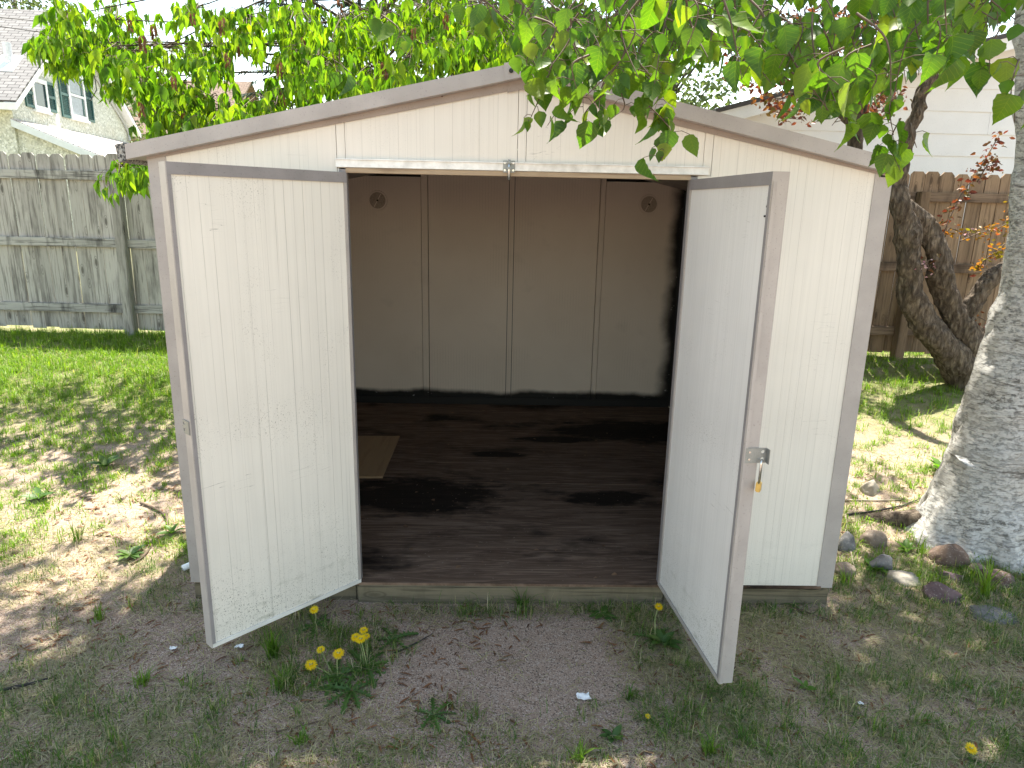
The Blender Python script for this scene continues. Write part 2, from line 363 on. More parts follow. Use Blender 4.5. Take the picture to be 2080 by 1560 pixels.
L_BIRCH = m_leaf('birch_leaf', [(.0, (.05, .11, .015)), (.45, (.09, .175, .018)), (.85, (.15, .235, .022)), (1., (.25, .29, .025))], .5, (1.25, 1.55, .35), .45, True)
L_MAPLE = m_leaf('maple_leaf', [(.0, (.075, .17, .018)), (.5, (.15, .27, .024)), (1., (.28, .37, .03))], .62, (1.35, 1.5, .3), .5)
L_CRAB = m_leaf('crab_leaf', [(.0, (.11, .03, .022)), (.3, (.17, .05, .03)), (.55, (.21, .10, .03)), (.75, (.09, .10, .025)), (1., (.16, .05, .045))], .4, (1.5, 1.1, .7), .45)
L_CRABY = m_leaf('crab_leaf_yellow', [(.0, (.30, .20, .02)), (.4, (.28, .10, .02)), (.7, (.16, .18, .02)), (1., (.32, .05, .04))], .5, (1.4, 1.2, .6), .45)
BLOSS = m_leaf('blossom', [(.0, (.50, .30, .36)), (.5, (.62, .45, .48)), (1., (.40, .16, .22))], .4, (1.1, .9, .95), .6)
L_FAR = m_leaf('far_leaf', [(.0, (.07, .10, .04)), (.5, (.11, .15, .06)), (1., (.16, .2, .09))], .4, (1.2, 1.3, .6), .6)
L_SPR = m_leaf('spruce_needle', [(.0, (.02, .04, .025)), (.5, (.03, .055, .035)), (1., (.045, .075, .05))], .15, (1, 1, 1), .6)
SAMARA = m_leaf('samara', [(.0, (.15, .075, .04)), (.5, (.21, .115, .065)), (1., (.12, .07, .04))], .35, (1.2, .9, .6), .6)
GRASS = m_leaf('grass_blade', [(.0, (.04, .095, .012)), (.4, (.085, .175, .02)), (.62, (.18, .29, .025)), (.70, (.26, .235, .12)), (.85, (.42, .36, .235)), (1., (.55, .48, .35))], .38, (1.3, 1.5, .45), .5, False, False)
LAWN = m_leaf('lawn_blade', [(.0, (.10, .19, .02)), (.4, (.18, .31, .025)), (.62, (.32, .44, .03)), (.70, (.30, .27, .12)), (.85, (.44, .38, .24)), (1., (.55, .48, .35))], .45, (1.3, 1.45, .4), .5, False, False)
WEED = m_leaf('weed_leaf', [(.0, (.05, .11, .025)), (.6, (.075, .15, .03)), (1., (.12, .19, .04))], .35, (1.2, 1.5, .5), .5)
WEEDB = m_leaf('bright_weed_leaf', [(.0, (.08, .18, .02)), (1., (.13, .24, .03))], .45, (1.2, 1.5, .4), .45)
PETAL = m_leaf('dandelion_petal', [(.0, (.85, .60, .0)), (1., (.90, .70, .01))], .35, (1, .9, .3), .6)
PETALC = m_leaf('dandelion_centre', [(.0, (.85, .52, .0)), (1., (.88, .58, .0))], .2, (1, .9, .3), .6)
STEM = m_paint('flower_stem', (.20, .24, .09), .5, .2)
PAPER = m_paint('white_paper', (.75, .76, .78), .7, .06)
DEADL = m_leaf('dead_leaf', [(.0, (.16, .09, .05)), (.5, (.24, .15, .09)), (1., (.11, .065, .04))], .2, (1, .9, .7), .8)
CATK = m_leaf('catkin', [(.0, (.14, .06, .025)), (.5, (.21, .095, .04)), (1., (.10, .05, .03))], .05, (1, 1, 1), .9)
def m_stone(name, a, b, sc=9, speck=.3):
    m = N(name); o = m.offs(m.obj()); n = m.noise(o, sc, 6, .65); col = m.mix(m.rng(n, .35, .65), a, b)
    col = m.mix(m.rng(m.noise(o, 90, 3), .58, .68, 0, speck), col, (.45, .43, .40)); m.bump(n, .5, .02); return m.fin(col, .85, 0, .25)
ST = [m_stone('stone_tan', (.15, .115, .09), (.22, .18, .145)), m_stone('stone_grey', (.09, .088, .09), (.19, .185, .185)), m_stone('stone_purple', (.085, .055, .058), (.16, .11, .113)), m_stone('stone_brown', (.07, .045, .035), (.14, .10, .08)), m_stone('stone_pale', (.22, .195, .16), (.32, .29, .245))]
# ground
m = N('ground_soil'); o = m.world(); x, y, z = m.sep(o)
b1 = m.noise(o, .9, 5, .6); b2 = m.noise(o, 7, 5, .65); fine = m.noise(o, 120, 3, .7); peb = m.voro(o, 230, out='Color'); pv = m.sep(peb)[0]; pd = m.voro(o, 230)
col = m.mix(m.rng(b1, .35, .65), (.265, .185, .14), (.375, .275, .215))
col = m.mix(m.rng(b2, .35, .7, 0, .55), col, (.20, .135, .10))
col = m.mix(m.rng(fine, .4, .65, 0, .5), col, (.40, .31, .255))
col = m.mix(m.rng(pv, .80, .86, 0, .75), col, (.50, .42, .36)); col = m.mix(m.rng(pv, .16, .1, 0, .8), col, (.065, .05, .045))
sand = m.math('MULTIPLY', m.rng(y, -.2, .6), m.rng(b2, .3, .65)); col = m.mix(m.math('MULTIPLY', sand, .65), col, (.38, .30, .24))
lawn = m.math('MULTIPLY', m.rng(y, 1.6, 2.6), m.rng(b2, .2, .5)); col = m.mix(m.math('MULTIPLY', lawn, .75), col, (.13, .16, .04))
h = m.math('ADD', m.math('MULTIPLY', fine, .5), m.math('MULTIPLY', pd, -.6)); m.bump(m.math('ADD', h, m.math('MULTIPLY', b2, 1.5)), .7, .012)
SOIL = m.fin(col, .95, 0, .15)
#@@STRUCTURE
# ------------------------------------------------------------------ ground
def axis(lo, hi, step, far):
    a = list(np.arange(lo, hi + 1e-6, step)); s = step
    while a[-1] < far: s *= 1.35; a.append(a[-1] + s)
    s = step
    while a[0] > -far: s *= 1.35; a.insert(0, a[0] - s)
    return a
gx = axis(-6, 6, .06, 500); gy = axis(-2.6, 5.2, .06, 500)
gv = [(x, y, gz(x, y)) for y in gy for x in gx]; W_ = len(gx)
gf = [(j*W_+i, j*W_+i+1, (j+1)*W_+i+1, (j+1)*W_+i) for j in range(len(gy)-1) for i in range(W_-1)]
me = bpy.data.meshes.new('ground'); me.from_pydata(gv, [], gf); me.update()
tag(mesh_obj('ground', me, SOIL, None, True), kind='structure')

# ------------------------------------------------------------------ shed
Z0 = .085; AX = -.015; HB = 1.935; XO1, XO2 = -.7165, .6746; BK = 3.06
def rake(x): return 2.248 - .2 * abs(x - AX)          # lower edge of the gable trim
shed = thing('shed', 'cream metal panel garden shed with taupe trim and both doors open', 'shed', (0, 0, 0))
def P(name, mat, fn, **kw):
    mb = MB(); fn(mb); return mb.build(name, mat, shed, **kw)
g_ = .002
def wallpoly(x0, x1, zb):
    xs = [x0] + ([AX] if x0 < AX < x1 else []) + [x1]
    return [(x0, zb), (x1, zb)] + [(x, rake(x) + .06) for x in reversed(xs)]
for nm, x0, x1, zb in (('wall_panel', -1.47, -.7535, Z0), ('wall_panel', XO2 + .03, 1.47, Z0)):
    if x0 < 0:   # left panel, right panel (stepped round the header)
        P(nm, CREAM, lambda mb: mb.prism(wallpoly(x0, x1, zb), 0, .04))
    else:
        P(nm, CREAM, lambda mb: mb.prism([(x0, zb), (x1, zb), (x1, rake(x1) + .06), (.7585, rake(.7585) + .06), (.7585, HB), (x0, HB)], 0, .04))
for x0, x1 in ((-.7515, -.7185), (-.7165, -.031), (-.029, .0035), (.0055, .721), (.723, .7565)):
    P('gable_panel', CREAM, lambda mb: mb.prism(wallpoly(x0, x1, HB + .002), 0.001 if x1 - x0 < .1 else 0, .04))
P('wall_panel', CREAM, lambda mb: mb.prism([(-.7515, Z0), (XO1 - .03, Z0), (XO1 - .03, HB), (-.7515, HB)], .001, .04))
# corner trims (L-shaped)
for s in (-1, 1):
    P('corner_trim', TRIM, lambda mb: (mb.box((min(s*1.43, s*1.503), -.004, Z0 - .004), (max(s*1.43, s*1.503), 0, rake(1.47) + .03)), mb.box((min(s*1.497, s*1.503), .0, Z0 - .004), (max(s*1.497, s*1.503), .07, rake(1.47) + .03))))
    P('side_wall', CREAM if False else m_paint('side_wall_paint', (.70, .64, .54)), lambda mb: mb.box((min(s*1.5-.0, s*1.46), .0715, Z0), (max(s*1.496, s*1.46), BK, 1.96)))
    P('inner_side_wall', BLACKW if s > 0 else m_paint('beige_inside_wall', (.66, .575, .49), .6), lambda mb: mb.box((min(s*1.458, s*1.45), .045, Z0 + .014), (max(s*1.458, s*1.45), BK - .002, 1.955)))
    P('jamb_trim', TRIMD, lambda mb: mb.box((XO1 - .029 if s < 0 else XO2 + .002, -.003, Z0 + .002), (XO1 - .002 if s < 0 else XO2 + .029, .044, HB - .004)))
# gable trim under the roof edge, roof sheets, fascias
def band(mb, x0, x1, fz0, fz1, y0, y1): mb.prism([(x0, fz0(x0)), (x1, fz0(x1)), (x1, fz1(x1)), (x0, fz1(x0))], y0, y1)
fz = lambda x: 2.283 - .2165 * abs(x - AX)
P('gable_trim', TRIMB, lambda mb: band(mb, -1.503, AX - .05, rake, lambda x: rake(x) + .075, -.009, -.005))
P('gable_trim', TRIMB, lambda mb: band(mb, AX + .05, 1.503, rake, lambda x: rake(x) + .075, -.009, -.005))
P('gable_trim_joint', TRIMB, lambda mb: mb.prism([(AX-.06, rake(AX-.06)-.006), (AX, rake(AX)-.004), (AX+.06, rake(AX+.06)-.006), (AX+.052, rake(AX+.06)+.07), (AX, rake(AX)+.075), (AX-.052, rake(AX-.06)+.07)], -.013, -.0095))
XL, XR = -1.565, 1.512
for xa, xb in ((XL, AX), (AX, XR)):
    P('roof_sheet', TRIM, lambda mb: band(mb, xa, xb, lambda x: fz(x) + .004, lambda x: fz(x) + .053, -.045, BK + .12))
    P('roof_fascia', TRIM, lambda mb: (band(mb, xa + .002, xb - .001, fz, lambda x: fz(x) + .0565, -.05, -.0455), band(mb, xa + .002, xb - .001, lambda x: fz(x) - .001, lambda x: fz(x) + .003, -.0455, -.01)))
P('ridge_joint_plate', TRIM, lambda mb: mb.prism([(AX-.07, fz(AX-.07)), (AX, fz(AX)), (AX+.07, fz(AX+.07)), (AX+.075, fz(AX+.07)+.062), (AX, fz(AX)+.062), (AX-.075, fz(AX-.07)+.062)], -.0545, -.0505))
for bx in (-.062, .049):
    P('bolt', BLACKM, lambda mb: (mb.tube([(bx, -.0555, fz(bx)+.03), (bx, -.0625, fz(bx)+.03)], .0085, 12), mb.tube([(bx, -.0625, fz(bx)+.03), (bx, -.0665, fz(bx)+.03)], .005, 6)))
for k in range(9):                                  # rusty screw heads along the gable trim
    sxx = (-1.3, -1.02, -.6, -.33, .3, .55, .86, 1.12, 1.36)[k]; szz = rake(sxx) + .028
    P('screw', m_paint('rusty_screw', (.12, .07, .05), .7), lambda mb: mb.tube([(sxx, -.0095, szz), (sxx, -.0125, szz)], .0042, 8))
P('eave_end_cap', LICHEN, lambda mb: mb.prism([(XL-.028, fz(XL)-.012), (XL-.001, fz(XL)-.004), (XL-.001, fz(XL)+.062), (XL-.036, fz(XL)+.054)], -.05, .4))
for s, xe in ((-1, XL), (1, XR)):
    P('eave_trim', TRIMB, lambda mb: mb.box((min(xe - s*.06, s*1.5045), -.004, fz(xe) - .006), (max(xe - s*.004, s*1.5045), BK, fz(xe) + .003)))
# header rail, with its latch plate
P('door_header', GALV, lambda mb: (mb.box((-.7555, -.012, HB + .004), (.7435, -.0005, HB + .036)), mb.box((-.7555, -.022, HB + .032), (.7435, -.0125, HB + .036))))
P('header_lip', m_wood('bare_wood_lip', (.42, .33, .23), (.33, .25, .17), (.16, .10, .06), (40, 40, 1.5), .1, False, .8, 'x', .25), lambda mb: mb.box((XO1 - .001, -.008, HB - .017), (XO2 + .001, .045, HB + .001)))
lx = at_y(1034, 339, -.014).x
hl = P('header_latch', ZINC, lambda mb: mb.box((lx - .024, -.016, HB - .004), (lx + .024, -.0125, HB + .042)), bevel=.001)
b = MB(); b.tube([(lx, -.021, HB - .032), (lx, -.021, HB + .046)], .0055, 10); b.build('bolt_rod', STEEL, hl, True)
for k in (.008, .03):
    b = MB(); b.box((lx - .009, -.0275, HB + k), (lx + .009, -.0162, HB + k + .009)); b.build('rod_guide', ZINC, hl)
for sx in (-.017, .017):
    for sz in (.005, .033):
        b = MB(); b.tube([(lx + sx, -.0165, HB + sz), (lx + sx, -.019, HB + sz)], .0042, 10); b.build('screw', STEEL, hl)
# threshold timbers and floor
P('threshold_timber', SILLW, lambda mb: mb.box((-.735, -.012, -.06), (.70, .09, Z0 - .009)), bevel=.006)
P('threshold_timber', SILLW, lambda mb: mb.box((.703, .004, -.06), (1.495, .09, Z0 - .012)), bevel=.006)
P('threshold_timber', SILLW, lambda mb: mb.box((-1.495, .004, -.06), (-.738, .09, Z0 - .012)), bevel=.006)
for y0, y1 in ((-.008, 1.215), (1.219, 2.44), (2.444, BK - .006)):
    for x0, x1 in ((-1.448, 1.448),):
        P('floor_sheet', PLYF, lambda mb: mb.box((x0, y0, Z0 - .008), (x1, y1, Z0 + .004 + (.0015 if y0 > 1 else 0))))
# back wall: panels and raised seam strips
xs = [-1.448, -.752, -.695, -.018, .028, .741, .787, 1.448]
for i in range(7):
    strip = i % 2 == 1
    P('seam_strip' if strip else 'back_wall_panel', BACKW, lambda mb: mb.box((xs[i] + .0025, BK - (.012 if strip else 0), Z0 + .006), (xs[i+1] - .0025, BK + .03, 2.2 - .2 * abs(.5 * (xs[i] + xs[i+1])) + .05)))
P('back_wall_core', BLACKW, lambda mb: mb.prism([(-1.496, Z0), (1.496, Z0), (1.496, 1.98), (AX, 2.27), (-1.496, 1.98)], BK + .031, BK + .045))
for px, py in ((767, 407), (1318, 415)):
    c = at_y(px, py, BK - .004)
    vc = P('vent_cover', BACKW, lambda mb: (mb.tube([(c.x, BK, c.z), (c.x, BK - .008, c.z)], [.082, .078], 28)))
    b = MB(); b.tube([(c.x, BK - .0085, c.z), (c.x, BK - .0105, c.z)], .066, 28); b.build('vent_mesh', m_paint('vent_dark', (.40, .34, .28), .7, .2, 90), vc)
    b = MB(); b.tube([(c.x, BK - .011, c.z), (c.x, BK - .016, c.z)], .008, 10); b.build('vent_knob', BLACKM, vc)
    b = MB(); b.box((-.003, -.0125, -.06), (.003, -.011, .06), Matrix.Translation((c.x, BK, c.z)) @ Matrix.Rotation(.5, 4, 'Y')); b.build('vent_bar', BACKW, vc)
tag(P('floor_trim', BLACKW, lambda mb: mb.box((-1.448, BK - .018, Z0 + .006), (1.448, BK - .0125, Z0 + .07))), 'black scuffed skirting along the back wall')

# doors: each a slab in its own frame (x from the hinge to the free edge, y = 0 is the inner face, z up)
def door(hinge_x, ang, side, panelmat, label):
    """side -1: left door, +1: right door; local +x runs to the free edge, inner face at local y=0 and thickness behind it"""
    Wd, Hd, T = .70, HB - Z0 - .022, .048
    M = Matrix.Translation((hinge_x, -.006, Z0 + .006))
    if side < 0: M = M @ Matrix.Rotation(math.pi + ang, 4, 'Z')    # points left and towards the camera
    else: M = M @ Matrix.Rotation(-ang, 4, 'Z')
    t0, t1 = (0, T)                          # thickness direction in local y: away from what the camera sees
    sg = -1 if side < 0 else 1
    def by(a, b2): return (min(sg*a, sg*b2), max(sg*a, sg*b2))
    def bx(x0, x1, a, b2, z0, z1):
        y0, y1 = by(a, b2); mb = MB(); mb.box((x0, y0, z0), (x1, y1, z1)); return mb
    d = bx(.004, Wd - .004, .004, T - .004, .004, Hd - .004).build('door', panelmat, None)
    tag(d, label); d.parent = shed; d.matrix_basis = M
    rail = .040
    bx(.0, Wd, -.003, .003, Hd - rail, Hd).build('frame_rail', TRIMD, d)
    bx(.0, Wd, .003, T, Hd - .004, Hd).build('frame_rail', TRIMD, d)
    bx(.0, Wd, -.003, .003, 0, .016).build('frame_rail', TRIM if side > 0 else m_paint('white_bottom_rail', (.70, .69, .66)), d)
    bx(.0, .012, -.002, .0035, .0165, Hd - rail - .0005).build('frame_stile', TRIM, d)
    w = .013 if side < 0 else .017
    bx(Wd - w, Wd, -.0025, .0035, .0165, Hd - rail - .0005).build('frame_stile', TRIMD, d)
    bx(Wd, Wd + .004, -.003, T, 0, Hd).build('edge_trim', TRIM, d)
    if side > 0:
        bx(Wd + .004, Wd + .008, .0, .012, .0, Hd - .03).build('edge_bead', TRIM, d)
        bx(Wd - .03, Wd + .004, T, T + .004, 0, Hd).build('edge_trim', TRIM, d)
        # tiny black screw heads / chips
        for zz, xx in ((1.72, Wd - .024), (1.69, Wd - .033), (.62, Wd - .02)):
            bx(xx, xx + .006, -.001, .0045, zz, zz + .006).build('screw', BLACKM, d)
    return d, M, Wd, Hd, T
dl, ML, Wd, Hd, T = door(XO1, .8074, -1, DOORP, 'cream left door swung wide open with grooved inner face')
dr, MR, Wd, Hd, T = door(XO2, 1.469, 1, DOORR, 'pale right door standing open at a right angle with a hasp')

def plate_with_holes(w, h, holes, t):
    bm = bmesh.new()
    def loop(pts):
        vs = [bm.verts.new((x, 0, z)) for x, z in pts]
        return [bm.edges.new((vs[i], vs[(i+1) % len(vs)])) for i in range(len(vs))]
    e = loop([(0, 0), (w - .004, 0), (w, .004), (w, h - .004), (w - .004, h), (0, h)])
    for cx, cz, r in holes: e += loop([(cx + r * math.cos(a * math.pi / 6), cz + r * math.sin(a * math.pi / 6)) for a in range(12)])
    bmesh.ops.triangle_fill(bm, use_beauty=True, edges=e)
    r = bmesh.ops.extrude_face_region(bm, geom=bm.faces[:])
    bmesh.ops.translate(bm, vec=(0, t, 0), verts=[v for v in r['geom'] if isinstance(v, bmesh.types.BMVert)])
    bmesh.ops.recalc_face_normals(bm, faces=bm.faces[:])
    me = bpy.data.meshes.new('hasp_plate'); bm.to_mesh(me); bm.free(); return me
# hasp on the right door's free edge: plate lies on the edge face and sticks out past the outer face
pw, ph = .078, .054
hp = at_y(1513, 941, -.71); hz = hp.z - Z0 - .006
me = plate_with_holes(pw, ph, ((.062, .014, .0065), (.062, .040, .0065)), .003)
hasp = bpy.data.objects.new('hasp_plate', me); me.materials.append(ZINC); link(hasp, dr)
hasp.matrix_basis = Matrix.Translation((Wd + .0085, .004, hz)) @ Matrix.Rotation(math.pi / 2, 4, 'Z')   # plate x runs along door thickness
b = MB(); b.box((pw - .003, -.02, 0), (pw, -.0005, ph * .98)); b.build('bent_lip', ZINC, hasp, bevel=.001)
for zz in (.014, .040):
    b = MB(); b.tube([(.014, -.0005, zz), (.014, -.0045, zz)] if False else [(.014, .0032, zz), (.014, -.0022, zz)], .004, 8); b.build('screw', STEEL, hasp)
# keeper on the left door's free edge
me = plate_with_holes(.05, .052, ((.04, .014, .006), (.04, .038, .006)), .003)
kp = bpy.data.objects.new('keeper_plate', me); me.materials.append(ZINC); link(kp, dl)
kz = at_y(370, 882, -.5).z - Z0 - .006
kp.matrix_basis = Matrix.Translation((Wd + .0085, -.006, kz)) @ Matrix.Rotation(-math.pi / 2, 4, 'Z') @ Matrix.Rotation(math.pi, 4, 'Y') @ Matrix.Translation((-.05, 0, -.052))
kp.matrix_basis = Matrix.Translation((Wd + .0045, -.004, kz)) @ Matrix.Rotation(-math.pi / 2, 4, 'Z')

# padlock hanging in the lower hasp hole
hw = MR @ Matrix.Translation((Wd + .0085, .004, hz)) @ Matrix.Rotation(math.pi / 2, 4, 'Z') @ Vector((.062, -.001, .014))
lock = thing('padlock', 'brass padlock with long steel shackle hanging from the right door hasp', 'padlock', (hw.x, hw.y - .006, hw.z - .11))
Ml = Matrix.Translation((hw.x - .004, hw.y - .006, hw.z - .0)) @ Matrix.Rotation(R_(62), 4, 'Z')
Mt = Ml @ Matrix.Rotation(R_(4), 4, 'Y')
b = MB(); b.box((-.017, -.0085, -.112), (.017, .0085, -.080), Mt); b.build('body', BRASS, lock, bevel=.003)
pts = [(-.011, 0, -.082), (-.011, 0, -.012)] + [(-.011 * math.cos(a), 0, -.012 + .0115 * math.sin(a)) for a in np.linspace(.3, math.pi - .3, 7)] + [(.011, 0, -.012), (.011, 0, -.082)]
b = MB(); b.tube([Mt @ Vector(p) for p in pts], .0036, 8); b.build('shackle', STEEL, lock, True)
b = MB(); b.tube([Mt @ Vector((0, 0, -.1122)), Mt @ Vector((0, 0, -.114))], .006, 12); b.build('keyway', STEEL, lock)

# loose board and litter on the shed floor
pb = [at_z(*p, Z0 + .012) for p in ((600, 887), (812, 887), (777, 970), (600, 970))]
pbo = thing('plywood_offcut', 'loose bare plywood offcut lying on the dark shed floor', 'board', (pb[0].x, pb[2].y, Z0 + .006))
def quadslab(name, mat, parent, q, z0, z1):
    b = MB(); n = len(q); b.add([(p.x, p.y, z0) for p in q] + [(p.x, p.y, z1) for p in q], [tuple(range(n)), tuple(range(2*n-1, n-1, -1))] + [(i, (i+1) % n, n + (i+1) % n, n + i)[::-1] for i in range(n)]); return b.build(name, mat, parent)
quadslab('bottom_ply', PLYB, pbo, pb, Z0 + .0065, Z0 + .012); quadslab('top_ply', PLYB, pbo, [p * .997 + (sum(pb, Vector()) / 4) * .003 for p in pb], Z0 + .0125, Z0 + .019)

# ------------------------------------------------------------------ fences
def fy(x): return 4.2 - .055 * x
def fence(name, label, x0, x1, wood, railw, posts, rail_px, base_off, seed, tops):
    r = random.Random(seed); root = thing(name, label, 'fence', ((x0 + x1) / 2, fy((x0 + x1) / 2), .4))
    w = .139; vars_ = []
    for k in range(4):
        e = r.uniform(.026, .036); mb = MB(); H = 1.77
        mb.prism([(-w/2, 0), (w/2, 0), (w/2 - r.uniform(0, .004), H - e), (w/2 - e, H), (-w/2 + e, H), (-w/2 + r.uniform(0, .004), H - e)], 0, .016)
        me = mb.mesh('picket'); me.materials.append(wood); vars_.append(me)
    x = x0
    while x < x1:
        o = bpy.data.objects.new('picket', r.choice(vars_)); link(o, root)
        y = fy(x) + .02; z = .41 + base_off + r.uniform(-.012, .012)
        o.matrix_basis = Matrix.Translation((x, y + r.uniform(0, .004), z + tops * .0)) @ Matrix.Rotation(math.atan(-.055), 4, 'Z') @ Matrix.Rotation(r.uniform(-.006, .006), 4, 'Y')
        x += w + r.choice((.003, .005, .005, .007, .010))
    cuts = [x0] + sorted(posts) + [x1]
    for z in rail_px:
        for a, b2 in zip(cuts[:-1], cuts[1:]):
            if b2 - a < .1: continue
            mb = MB(); L = b2 - a - .10; mb.box((-L/2, -.038, -.044), (L/2, 0, .044)); o = mb.build('rail', railw, root, bevel=.004)
            cx = (a + b2) / 2; o.matrix_basis = Matrix.Translation((cx, fy(cx) + .014, z + r.uniform(-.004, .004))) @ Matrix.Rotation(math.atan(-.055), 4, 'Z') @ Matrix.Rotation(r.uniform(-.003, .003), 4, 'Y')
    for px in posts:
        mb = MB(); mb.box((-.048, -.085, -.25), (.048, .012, 1.62)); o = mb.build('post', wood, root, bevel=.006)
        o.matrix_basis = Matrix.Translation((px, fy(px), .41)) @ Matrix.Rotation(R_(0.4), 4, 'Y')
    return root
yl = fy(-4.1)
railsL = [at_y(110, p, yl - .02).z for p in (355, 492, 625)]
fence('picket_fence', 'weathered grey green dog-eared board fence left of the shed', -8.2, -1.1, FENG, FENGR, [-6.45, -3.96], railsL, .055, 3, 0)
yr = fy(4.0)
railsR = [at_y(1940, p, yr - .02).z for p in (402, 545, 675)]
fence('picket_fence', 'brown dog-eared board fence right of the shed behind the crabapple', -1.0, 6.6, FENB, FENBR, [1.65, 3.98], railsR, .03, 5, 0)

# ------------------------------------------------------------------ stucco house (left, behind the fence)
e1 = Vector((-.0906, .9959, 0)); e2 = Vector((-.9959, -.0906, 0))
d0 = ray(20, 195); hp1 = Vector(C + d0 * 19.0)
def hplane(px, py, off=0.0):
    """point on the gable wall (offset outwards by off), as (s along wall, z)"""
    n = np.array(e2); d = ray(px, py); t = ((np.array(hp1 - e2 * off) - C) @ n) / (d @ n); p = Vector(C + d * t); return (p - hp1).dot(e1), p.z
HG = .45; ZE = hp1.z; SL = hplane(262, 280)[0]; RZ = hplane(150, 40)[1]; SM = SL / 2
MH = Matrix(((e1.x, -e2.x, 0, hp1.x), (e1.y, -e2.y, 0, hp1.y), (0, 0, 1, 0), (0, 0, 0, 1)))   # local: x = along wall (away), y = outwards (right), z = up
house = thing('stucco_house', 'pale stucco house with grey shingle roof and dark green shutters', 'house', tuple(MH @ Vector((SM, -4, HG))))
def HP(name, mat, fn, parent=house, **kw):
    b = MB(); fn(b); o = b.build(name, mat, None, **kw); o.parent = parent; o.matrix_basis = MH if parent == house else Matrix.Identity(4)
    if parent == house: o.matrix_parent_inverse = Matrix.Translation(-Vector(house.location))
    return o
LW = 9.0
gable = HP('wall', STUC, lambda b: b.prism([(0, HG), (SL, HG), (SL, ZE), (SM, RZ - .1), (0, ZE)], -.2, 0))
HP('wall', STUC, lambda b: b.box((0.001, -LW, HG), (.2, -.2, ZE)))
HP('wall', STUC, lambda b: b.box((SL - .2, -LW, HG), (SL - .001, -.2, ZE)))
pit = (RZ - ZE) / SM; ov = .32; ev = .35
roofs = []
for s in (0, 1):
    f = (lambda x: ZE + pit * x + .10) if s == 0 else (lambda x: ZE + pit * (SL - x) + .10)
    xa, xb = (-ev, SM) if s == 0 else (SM, SL + ev)
    # shingle plane in its own frame so the courses follow the slope
    p0 = MH @ Vector((xa if s == 0 else xb, ov, f(xa if s == 0 else xb))); up = (MH.to_3x3() @ Vector((1 if s == 0 else -1, 0, pit))).normalized(); lf = MH.to_3x3() @ Vector((0, -1, 0)); nn = lf.cross(up) if s == 0 else lf.cross(up)
    Ls = (SM + ev) * math.hypot(1, pit); MM = Matrix(((lf.x, up.x, nn.x, p0.x), (lf.y, up.y, nn.y, p0.y), (lf.z, up.z, nn.z, p0.z), (0, 0, 0, 1)))
    b = MB(); b.box((0, 0, -.02), (LW + ov, Ls, .02)); o = b.build('roof', SHING, None); o.parent = house; o.matrix_parent_inverse = Matrix.Translation(-Vector(house.location)); o.matrix_basis = MM; roofs.append(o)
    HP('soffit', WHITEP, lambda b: b.prism([(xa, f(xa) - .14), (xb, f(xb) - .14), (xb, f(xb) - .035), (xa, f(xa) - .035)], .004, ov - .025))
    HP('rake_board', WHITEP, lambda b: b.prism([(xa, f(xa) - .2), (xb, f(xb) - .2), (xb, f(xb) - .032), (xa, f(xa) - .032)], ov - .024, ov - .002))
HP('eave_fascia', WHITEP, lambda b: b.box((-ev - .02, -LW, ZE + pit * -ev - .12), (-ev, ov, ZE + pit * -ev + .06)))
HP('eave_soffit', WHITEP, lambda b: b.box((-ev + .002, -LW, ZE + pit * -ev - .10), (.0, .0, ZE + pit * -ev - .07)))
# vent pipe on the roof, left edge of the picture
HP('vent_pipe', GALV, lambda b: b.tube([(1.25, -.55, ZE + pit * 1.25), (1.25, -.55, ZE + pit * 1.25 + .62)], .11, 14))
HP('pipe_flashing', WHITEP, lambda b: b.prism([(.8, ZE + pit * .8 + .13), (1.5, ZE + pit * 1.5 + .13), (1.5, ZE + pit * 1.5 + .15), (.8, ZE + pit * .8 + .15)], -.85, -.25))
def hwin(x0, x1, y0, y1, dbl):
    s0 = hplane(x0, (y0 + y1) / 2)[0]; s1 = hplane(x1, (y0 + y1) / 2)[0]; z1 = hplane((x0 + x1) / 2, y0)[1]; z0 = hplane((x0 + x1) / 2, y1)[1]
    w = HP('window', WHITEP, lambda b: (b.box((s0, 0, z0), (s0 + .10, .06, z1)), b.box((s1 - .10, 0, z0), (s1, .06, z1)), b.box((s0 + .1, 0, z1 - .12), (s1 - .1, .06, z1)), b.box((s0 + .1, 0, z0), (s1 - .1, .06, z0 + .12))))
    zm = (z0 + z1) / 2
    if dbl: HP('meeting_rail', WHITEP, lambda b: b.box((s0 + .1, .01, zm - .035), (s1 - .1, .05, zm + .035)), w)
    for za, zb in (((z0 + .121, zm - .036), (zm + .036, z1 - .121)) if dbl else ((z0 + .121, z1 - .121),)):
        HP('pane', GLASS, lambda b: b.box((s0 + .101, .012, za), (s1 - .101, .018, zb)), w)
        if dbl: HP('curtain', CURT, lambda b: b.box((s0 + .102, .0225, za + .02), (s1 - .13, .024, zb - .02)), w)
    HP('sill', WHITEP, lambda b: b.box((s0 - .04, .002, z0 - .06), (s1 + .04, .1, z0 - .001)), w)
